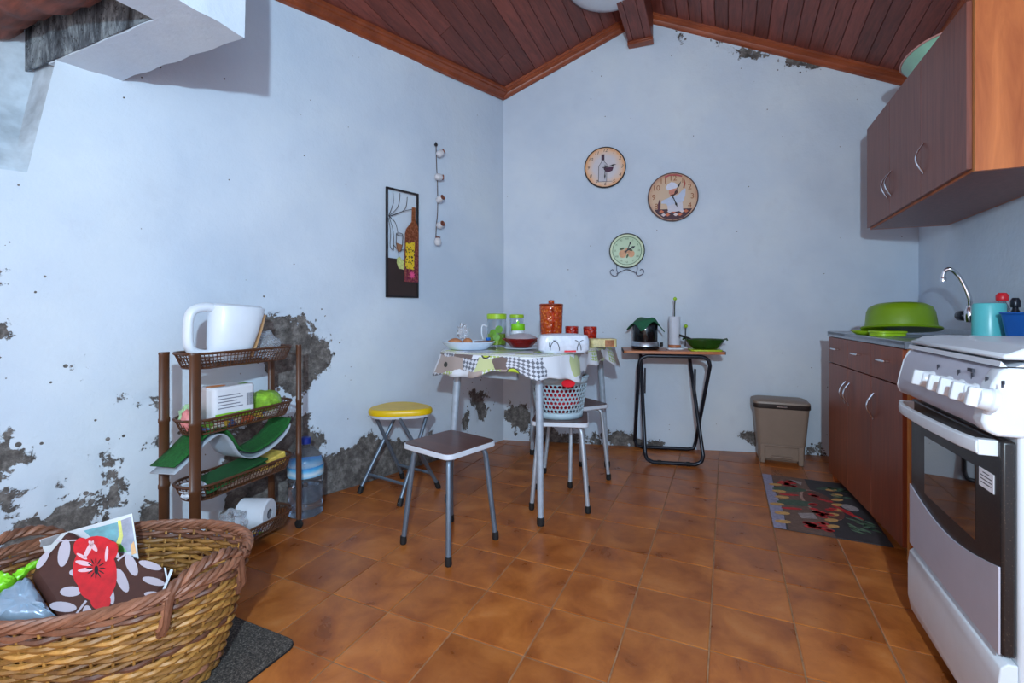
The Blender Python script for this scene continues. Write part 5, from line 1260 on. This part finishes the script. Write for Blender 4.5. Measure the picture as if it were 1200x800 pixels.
for i, (x, z, sx, lab) in enumerate(((.17, .036, .27, 'lower'), (.185, .054, .25, 'upper'))):
    mb = MB(); mb.prism(rrect(sx, .13, .006), 0, .010); o = mb.build('felt_sheet', plain('dark_green_felt', C(16, 78, 34), .9, var=.15, scale=40), loc=RK(x-.005, .072, fz[2]+z), rot=(0, math.radians(-7), RROT), bevel=.003); tag(o, lab+' folded dark green felt sheet in the third tray', 'felt', 'felt sheets')
mb = MB(); mb.prism(rrect(.15, .10, .01), 0, .05); o = mb.build('snack_pack', plain('yellow_pack', C(226, 196, 90), .4, var=.3, scale=30), loc=RK(.335, .085, fz[2]+.012), rot=(0, math.radians(-9), RROT), bevel=.006); tag(o, 'pale yellow snack pack at the right of the third tray', 'packet')
mb = MB(); mb.box(-.03, .01, -.0512, -.0502, .018, .034); mb.build('printed_mark', M['ink'], o, smooth=0)
blob('white_bag', .04, .075, fz[2]+.032, .045, (.9, 1.1, .68), M['filmw'], 'crumpled white plastic bag at the left of the third tray', 'bag', 15, .4)
mb = MB(); mb.prism(rrect(.26, .1, .03), 0, .022); o = mb.build('paper_bag', plain('pink_cream_paper', C(206, 182, 166), .7, var=.2, scale=30), loc=RK(.225, .083, fz[2]+.0008), rot=(0, 0, RROT), bevel=.006); tag(o, 'flat cream paper bag lining the third tray', 'bag')
# bottom tier
t = thing('paper_roll', 'white kitchen paper roll in film lying in the bottom tray', 'paper roll', RK(.31, .03, fz[3]+.070), RROT)
Mr = Matrix.Rotation(-pi/2, 4, 'X')@Matrix.Identity(4)
mb = MB(); mb.lathe([(.021, 0), (.058, .0), (.064, .006), (.064, .12), (.058, .125), (.021, .125)], 32, M=Mr, caps=False); mb.lathe([(.021, 0), (.021, .125)], 24, M=Mr, caps=False); mb.build('paper', plain('paper_white2', C(214, 218, 226), .85, var=.04), t)
mb = MB(); mb.lathe([(.0205, .001), (.0205, .124), (.018, .124), (.018, .001)], 20, M=Mr, caps=False); mb.build('core', plain('grey_card', C(110, 104, 110), .9), t)
t.rotation_euler = (0, 0, RROT+.35)
blob('grey_bag', .19, .085, fz[3]+.066, .062, (.9, .8, 1.05), M['film'], 'crumpled clear grey bag left of the paper roll', 'bag', 21, .4)
blob('wrapper_scrap', .12, .07, fz[3]+.046, .056, (1.1, .8, .68), M['filmw'], 'heap of white plastic scraps in the bottom tray', 'bag', 23, .5)
mb = MB(); mb.prism(rrect(.30, .10, .03), 0, .012); o = mb.build('leaflet_layer', M['mixed'], loc=RK(.2, .083, fz[3]+.0008), rot=(0, 0, RROT), bevel=.004); tag(o, 'coloured leaflets lying on the floor of the bottom tray', 'leaflets')

# ------------------------------------------------------------------ water bottle
wb_ = thing('water_bottle', 'large clear water bottle with blue cap beside the trolley', 'bottle', (-1.895, 1.722, 0), TH)
M['pet'] = glassy('clear_plastic', C(226, 232, 240), .06, .95, 1.2)
mb = MB(); rib = [(.07, .0), (.080, .006)]
for i in range(5): rib += [(.0835, .03+i*.027), (.0795, .042+i*.027)]
rib += [(.083, .175), (.083, .25), (.078, .275), (.06, .305), (.034, .325), (.022, .333), (.022, .345)]
mb.lathe(rib, 32, caps=False); mb.lathe([(0, .002), (.07, .0)], 32, caps=False); mb.build('bottle_wall', M['pet'], wb_)
mb = MB(); mb.lathe([(0, .006), (.074, .006)]+[(r*.95, z) for r, z in rib[2:12]]+[(0, .165)], 32); mb.build('water', glassy('water', C(222, 232, 246), .02, 1.0, 1.33), wb_)
mb = MB(); mb.lathe([(.0838, .195), (.0842, .196), (.0842, .243), (.0838, .244)], 32, caps=False)
k = N('water_label'); v = k.coord(); sx_ = k.node('ShaderNodeSeparateXYZ'); k.link(v, sx_.inputs[0])
f = k.math('ADD', sx_.outputs[2], k.math('MULTIPLY', k.math('SUBTRACT', k.noise(v, 14, 2), .5), .03))
k.set(Base_Color=k.ramp(k.math('MULTIPLY', k.math('SUBTRACT', f, .175), 12), [(0, C(30, 110, 190)), (.25, C(120, 190, 226)), (.45, C(210, 226, 236)), (.7, C(90, 176, 220)), (.85, C(40, 130, 200))]), Roughness=.35); mb.build('label', k.mat, wb_)
mb = MB(); mb.lathe([(.024, .345), (.026, .347), (.026, .372), (.022, .376), (0, .377)], 24); mb.build('cap', plain('dark_blue_plastic', C(20, 46, 130), .35), wb_)

# ------------------------------------------------------------------ doormat and wicker basket
dm = thing('doormat', 'dark grey flecked doormat under the wicker basket', 'mat', (-1.516, .80, 0), 0)
k = N('flecked_pile'); v = k.coord(); f = k.noise(v, 190, 3, .8)
k.set(Base_Color=k.ramp(f, [(.38, C(40, 36, 34)), (.55, C(84, 76, 70)), (.72, C(150, 140, 128))]), Roughness=.95); k.bump(f, .9, .006)
mb = MB(); mb.prism(rrect(.684, .47, .03, 4), .001, .012); mb.build('pile', k.mat, dm, bevel=.003)
mb = MB(); mb.prism(rrect(.690, .476, .033, 4), .0004, .004); mb.build('rubber_backing', M['rubber'], dm)
BA = math.radians(33); BZ = .0165
bk = thing('wicker_basket', 'big oval wicker basket with twisted rim and two loop handles', 'basket', (-1.51, .71, BZ), BA)
def cane(name, lo, hi):
    k = N(name); v = k.coord(); oi = k.node('ShaderNodeObjectInfo'); f = k.noise(v, 26, 5, .7, .5)
    g = k.math('ADD', k.math('MULTIPLY', f, .65), k.math('MULTIPLY', oi.outputs['Random'], .38))
    k.set(Base_Color=k.ramp(g, [(.25, lo), (.55, tuple((a+b)/2 for a, b in zip(lo, hi))), (.78, hi)]), Roughness=.5); k.bump(f, .3, .003); return k.mat
M['cane'] = cane('golden_cane', C(92, 56, 24), C(196, 142, 70)); M['cane2'] = cane('red_cane', C(82, 48, 34), C(156, 104, 78))
BH = .298; NS = 48
def bwall(a, t):
    A, Bq = .262+.082*t**.8, .172+.076*t**.8; return A*math.cos(a), Bq*math.sin(a), BH*t+.012*t*t*math.cos(a)**2
NR_ = 25
for r_ in range(NR_):
    t = (r_+.5)/NR_; path = []; nseg_ = NS*4; ph = random.uniform(-.2, .2)
    for k_ in range(nseg_):
        a = 2*pi*k_/nseg_; x, y, z = bwall(a, t); w = .0052*math.sin(NS/2*a+(pi if r_ % 2 else 0))
        nl = math.hypot(math.cos(a)/.36, math.sin(a)/.25); nx, ny = math.cos(a)/.36/nl, math.sin(a)/.25/nl
        path.append(Vector((x+nx*w, y+ny*w, z+.0016*math.sin(7*a+r_)+.0012*math.sin(13*a+2*r_))))
    mb = MB(); mb.tube(path, .0066, 6, closed=True); mb.build('wicker_strand', M['cane2'] if r_ > NR_-4 or r_ in (3, 12) else M['cane'], bk)
for i in range(NS):
    a = 2*pi*(i+.5)/NS; mb = MB(); mb.tube([Vector(bwall(a, t)) for t in (0, .33, .66, 1.0)], .0035, 6); mb.build('stake', M['cane'], bk)
mb = MB(); mb.prism([bwall(a, 0)[:2] for a in np.linspace(0, 2*pi, 40)[:-1]], .001, .012); mb.build('woven_base', M['cane'], bk)
for j in range(4):
    path = []
    for k_ in range(200):
        a = 2*pi*k_/200; x, y, z = bwall(a, 1.0); q = 17*a+j*pi/2
        nl = math.hypot(math.cos(a)/.36, math.sin(a)/.25); nx, ny = math.cos(a)/.36/nl, math.sin(a)/.25/nl
        path.append(Vector((x+nx*.009*math.cos(q), y+ny*.009*math.cos(q), z+.006+.008*math.sin(q))))
    mb = MB(); mb.tube(path, .0062, 6, closed=True); mb.build('rim_cane', M['cane2'], bk)
for ac in (math.radians(-26), math.radians(150)):
    ctr = []
    for t in np.linspace(-1, 1, 25):
        a = ac+t*.36; x, y, z = bwall(a, 1.0); hgt = .062*max(0, 1-t*t)**.5; ctr.append(Vector((x*1.01, y*1.01, z-.015+hgt+(.0 if abs(t) < 1 else -.05))))
    x, y, z = bwall(ac-.38, .72); ctr.insert(0, Vector((x*1.03, y*1.03, z))); x, y, z = bwall(ac+.38, .72); ctr.append(Vector((x*1.03, y*1.03, z)))
    for j in range(3):
        path = []
        for i, p in enumerate(ctr):
            q = i*.75+j*2*pi/3; path.append(p+Vector((math.cos(ac)*.009*math.cos(q), math.sin(ac)*.009*math.cos(q), .008*math.sin(q))))
        mb = MB(); mb.tube(path, .0075, 7); mb.build('handle_cane', M['cane2'], bk)

# things lying in the basket
bp0 = Vector((-1.52, .70, .315)); bn_ = Vector((.60, -.36, .72)).normalized()
def BQ(x, y, off=0): return onplane(x*.2, 580+y*.2, bp0, bn_)+bn_*off          # enlarged-photo coordinates -> bag face
def face_prism(name, pts, th, mat, parent=None, off=0, bevel=.008, n0=bn_):
    P = [BQ(*p, off) for p in pts]; c = sum(P, Vector((0, 0, 0)))/len(P)
    if parent is not None: c = parent['o_']; c = Vector(c)
    mb = MB(); mb.loft([[p-c for p in P], [p-c-n0*th for p in P]]); o = mb.build(name, mat, parent, bevel=bevel, smooth=50)
    if parent is None: o.location = c
    return o, c
M['brownfab'] = plain('brown_fabric', C(74, 38, 30), .7, var=.1, scale=60); M['lilac'] = plain('lilac_print', C(190, 178, 188), .7, var=.04); M['redfl'] = plain('red_petal_print', C(206, 22, 34), .6, var=.2, scale=40)
bag, bc = face_prism('flower_bag', [(400, 190), (480, 245), (640, 300), (830, 372), (1005, 432), (955, 565), (930, 600), (760, 660), (560, 705), (410, 745), (345, 745), (270, 610), (175, 470), (215, 400), (310, 300)], .06, M['brownfab'], bevel=.015)
tag(bag, 'dark brown bag with a red poppy and pale leaves in the wicker basket', 'bag')
bag['o_'] = tuple(bc)
def patch(name, pts, mat, off): 
    P = [BQ(*p, off)-bc for p in pts]; mb = MB(); mb.add(P, [tuple(range(len(P)))]); return mb.build(name, mat, bag, smooth=0)
for (cx, cy, a, b, r) in ((375, 340, 34, 82, .2), (250, 382, 60, 20, -.95), (415, 565, 64, 30, -.05), (370, 655, 80, 30, .1), (430, 455, 24, 18, 0), (770, 410, 68, 30, 1.15), (715, 500, 76, 30, 1.15), (900, 505, 68, 22, .25), (880, 412, 70, 22, .3), (890, 580, 46, 16, 0), (655, 595, 46, 16, 1.5), (512, 690, 44, 28, 1.5), (684, 350, 22, 14, 1)):
    patch('printed_leaf', ell(a, b, 18, cx, cy, r), M['lilac'], .0012)
for pts in (((408, 738), (418, 742), (512, 622), (500, 616)), ((685, 380), (692, 388), (745, 345), (738, 338)), ((330, 266), (330, 274), (470, 268), (470, 260))): patch('printed_stem', pts, M['lilac'], .0013)
for (cx, cy, a, b, r) in ((570, 330, 115, 90, 0), (500, 420, 72, 120, .2), (600, 450, 85, 150, -.1), (560, 540, 105, 85, .3), (590, 620, 60, 55, 0), (480, 310, 50, 60, 0), (650, 330, 40, 60, .3)):
    patch('printed_petal', ell(a, b, 20, cx, cy, r), M['redfl'], .0016+.0002*random.random())
for (cx, cy, a, b, r) in ((520, 320, 14, 60, .5), (490, 400, 50, 14, .2), (500, 440, 45, 12, -.1), (545, 300, 40, 14, .9), (480, 360, 36, 10, .5), (625, 345, 10, 46, .1)):
    patch('printed_petal_streak', ell(a, b, 12, cx, cy, r), plain('pale_petal', C(236, 190, 196), .6), .0021)  # white streaks belonging to the flower print
patch('printed_flower_eye', ell(12, 26, 14, 565, 440, 0), M['ink2'], .0023)
for i in range(12):
    q = 2*pi*i/12; patch('printed_stamen', ell(20, 4, 6, 562+38*math.cos(q), 430+44*math.sin(q), q), M['ink2'], .0022)
for pts in (((1000, 432), (1014, 440), (962, 568), (950, 560)), ((960, 425), (972, 428), (985, 500), (975, 500))): patch('white_piping', pts, M['whitep'], .0018)
M['silver'] = plain('silver_bag', C(160, 180, 200), .25, .3, var=.15, scale=18, bump=.6)
# silver-blue bag in front of the flower bag, wedged against the near rim
def puffy(name, pts, th, mat, label, cat, off, seed=1, nrm_=None):
    P = [BQ(*p, off) for p in pts]; c = sum(P, Vector((0, 0, 0)))/len(P); n = len(P); mb = MB(); rings_ = []
    for s, h_ in ((1.0, -th*.5), (1.02, -th*.2), (1.0, .1*th), (.86, .42*th), (.6, .5*th), (.25, .46*th)):
        rings_.append([(p-c)*s+bn_*(h_+.006*math.sin(3.7*i+s*9+seed)) for i, p in enumerate(P)])
    mb.loft(rings_); o = mb.build(name, mat, loc=c, smooth=60); return tag(o, label, cat)
def dens(pts, k=4): 
    v = spline([(x, y, 0) for x, y in pts], k, True); return [(p.x, p.y) for p in v]
puffy('silver_bag', dens([(-60, 640), (60, 560), (165, 500), (215, 560), (300, 690), (330, 735), (160, 752), (-40, 740)]), .05, M['silver'], 'crinkled silver blue plastic bag beside the flower bag', 'bag', .0125, 2)
M['limebag'] = plain('lime_bag', C(132, 208, 40), .3, var=.15, scale=20, bump=.3)
puffy('lime_bag', dens([(-110, 470), (-20, 452), (60, 465), (95, 500), (30, 548), (-90, 600)]), .05, M['limebag'], 'lime green plastic bag behind the silver bag', 'bag', -.006, 3)
puffy('lime_strap', dens([(70, 450), (150, 405), (250, 352), (262, 368), (165, 432), (85, 500)], 3), .012, M['limebag'], 'lime green strap leaning on the flower bag', 'strap', -.012, 4)
# magazine standing behind
mn = Vector((.72, -.55, .42)).normalized(); mp0 = BQ(600, 250)-bn_*.075
def MQ(x, y, off=0): return onplane(x*.2, 580+y*.2, mp0, mn)+mn*off
P = [MQ(*p) for p in ((230, 262), (480, 190), (775, 106), (812, 372), (640, 420), (300, 420))]; c = sum(P, Vector((0, 0, 0)))/len(P)
mb = MB(); mb.loft([[p-c for p in P], [p-c-mn*.008 for p in P]]); mg = mb.build('magazine', plain('glossy_paper', C(196, 196, 200), .3, var=.2, scale=12), loc=c, smooth=0); tag(mg, 'glossy magazine with a teal cover picture standing behind the flower bag', 'magazine')
def mpatch(name, pts, col, off):
    Q = [MQ(*p, off)-c for p in pts]; mb = MB(); mb.add(Q, [tuple(range(len(Q)))]); return mb.build(name, plain('cover_'+name, col, .35, var=.35, scale=40), mg, smooth=0)
mpatch('teal_print', ((490, 208), (690, 158), (700, 330), (560, 270)), C(70, 140, 150), .001)
mpatch('grey_print', ((690, 155), (768, 125), (795, 320), (705, 345)), C(130, 126, 146), .001)
mpatch('yellow_print', ((690, 150), (708, 146), (722, 240), (700, 320), (670, 310), (700, 230)), C(216, 206, 60), .0014)
mpatch('green_print', ((705, 280), (745, 330), (690, 330)), C(70, 170, 60), .0015)
mpatch('orange_print', ((768, 290), (785, 270), (800, 340), (772, 350)), C(236, 150, 50), .0014)
mpatch('dark_print', ((240, 262), (360, 226), (300, 290), (235, 305)), C(110, 108, 112), .001)
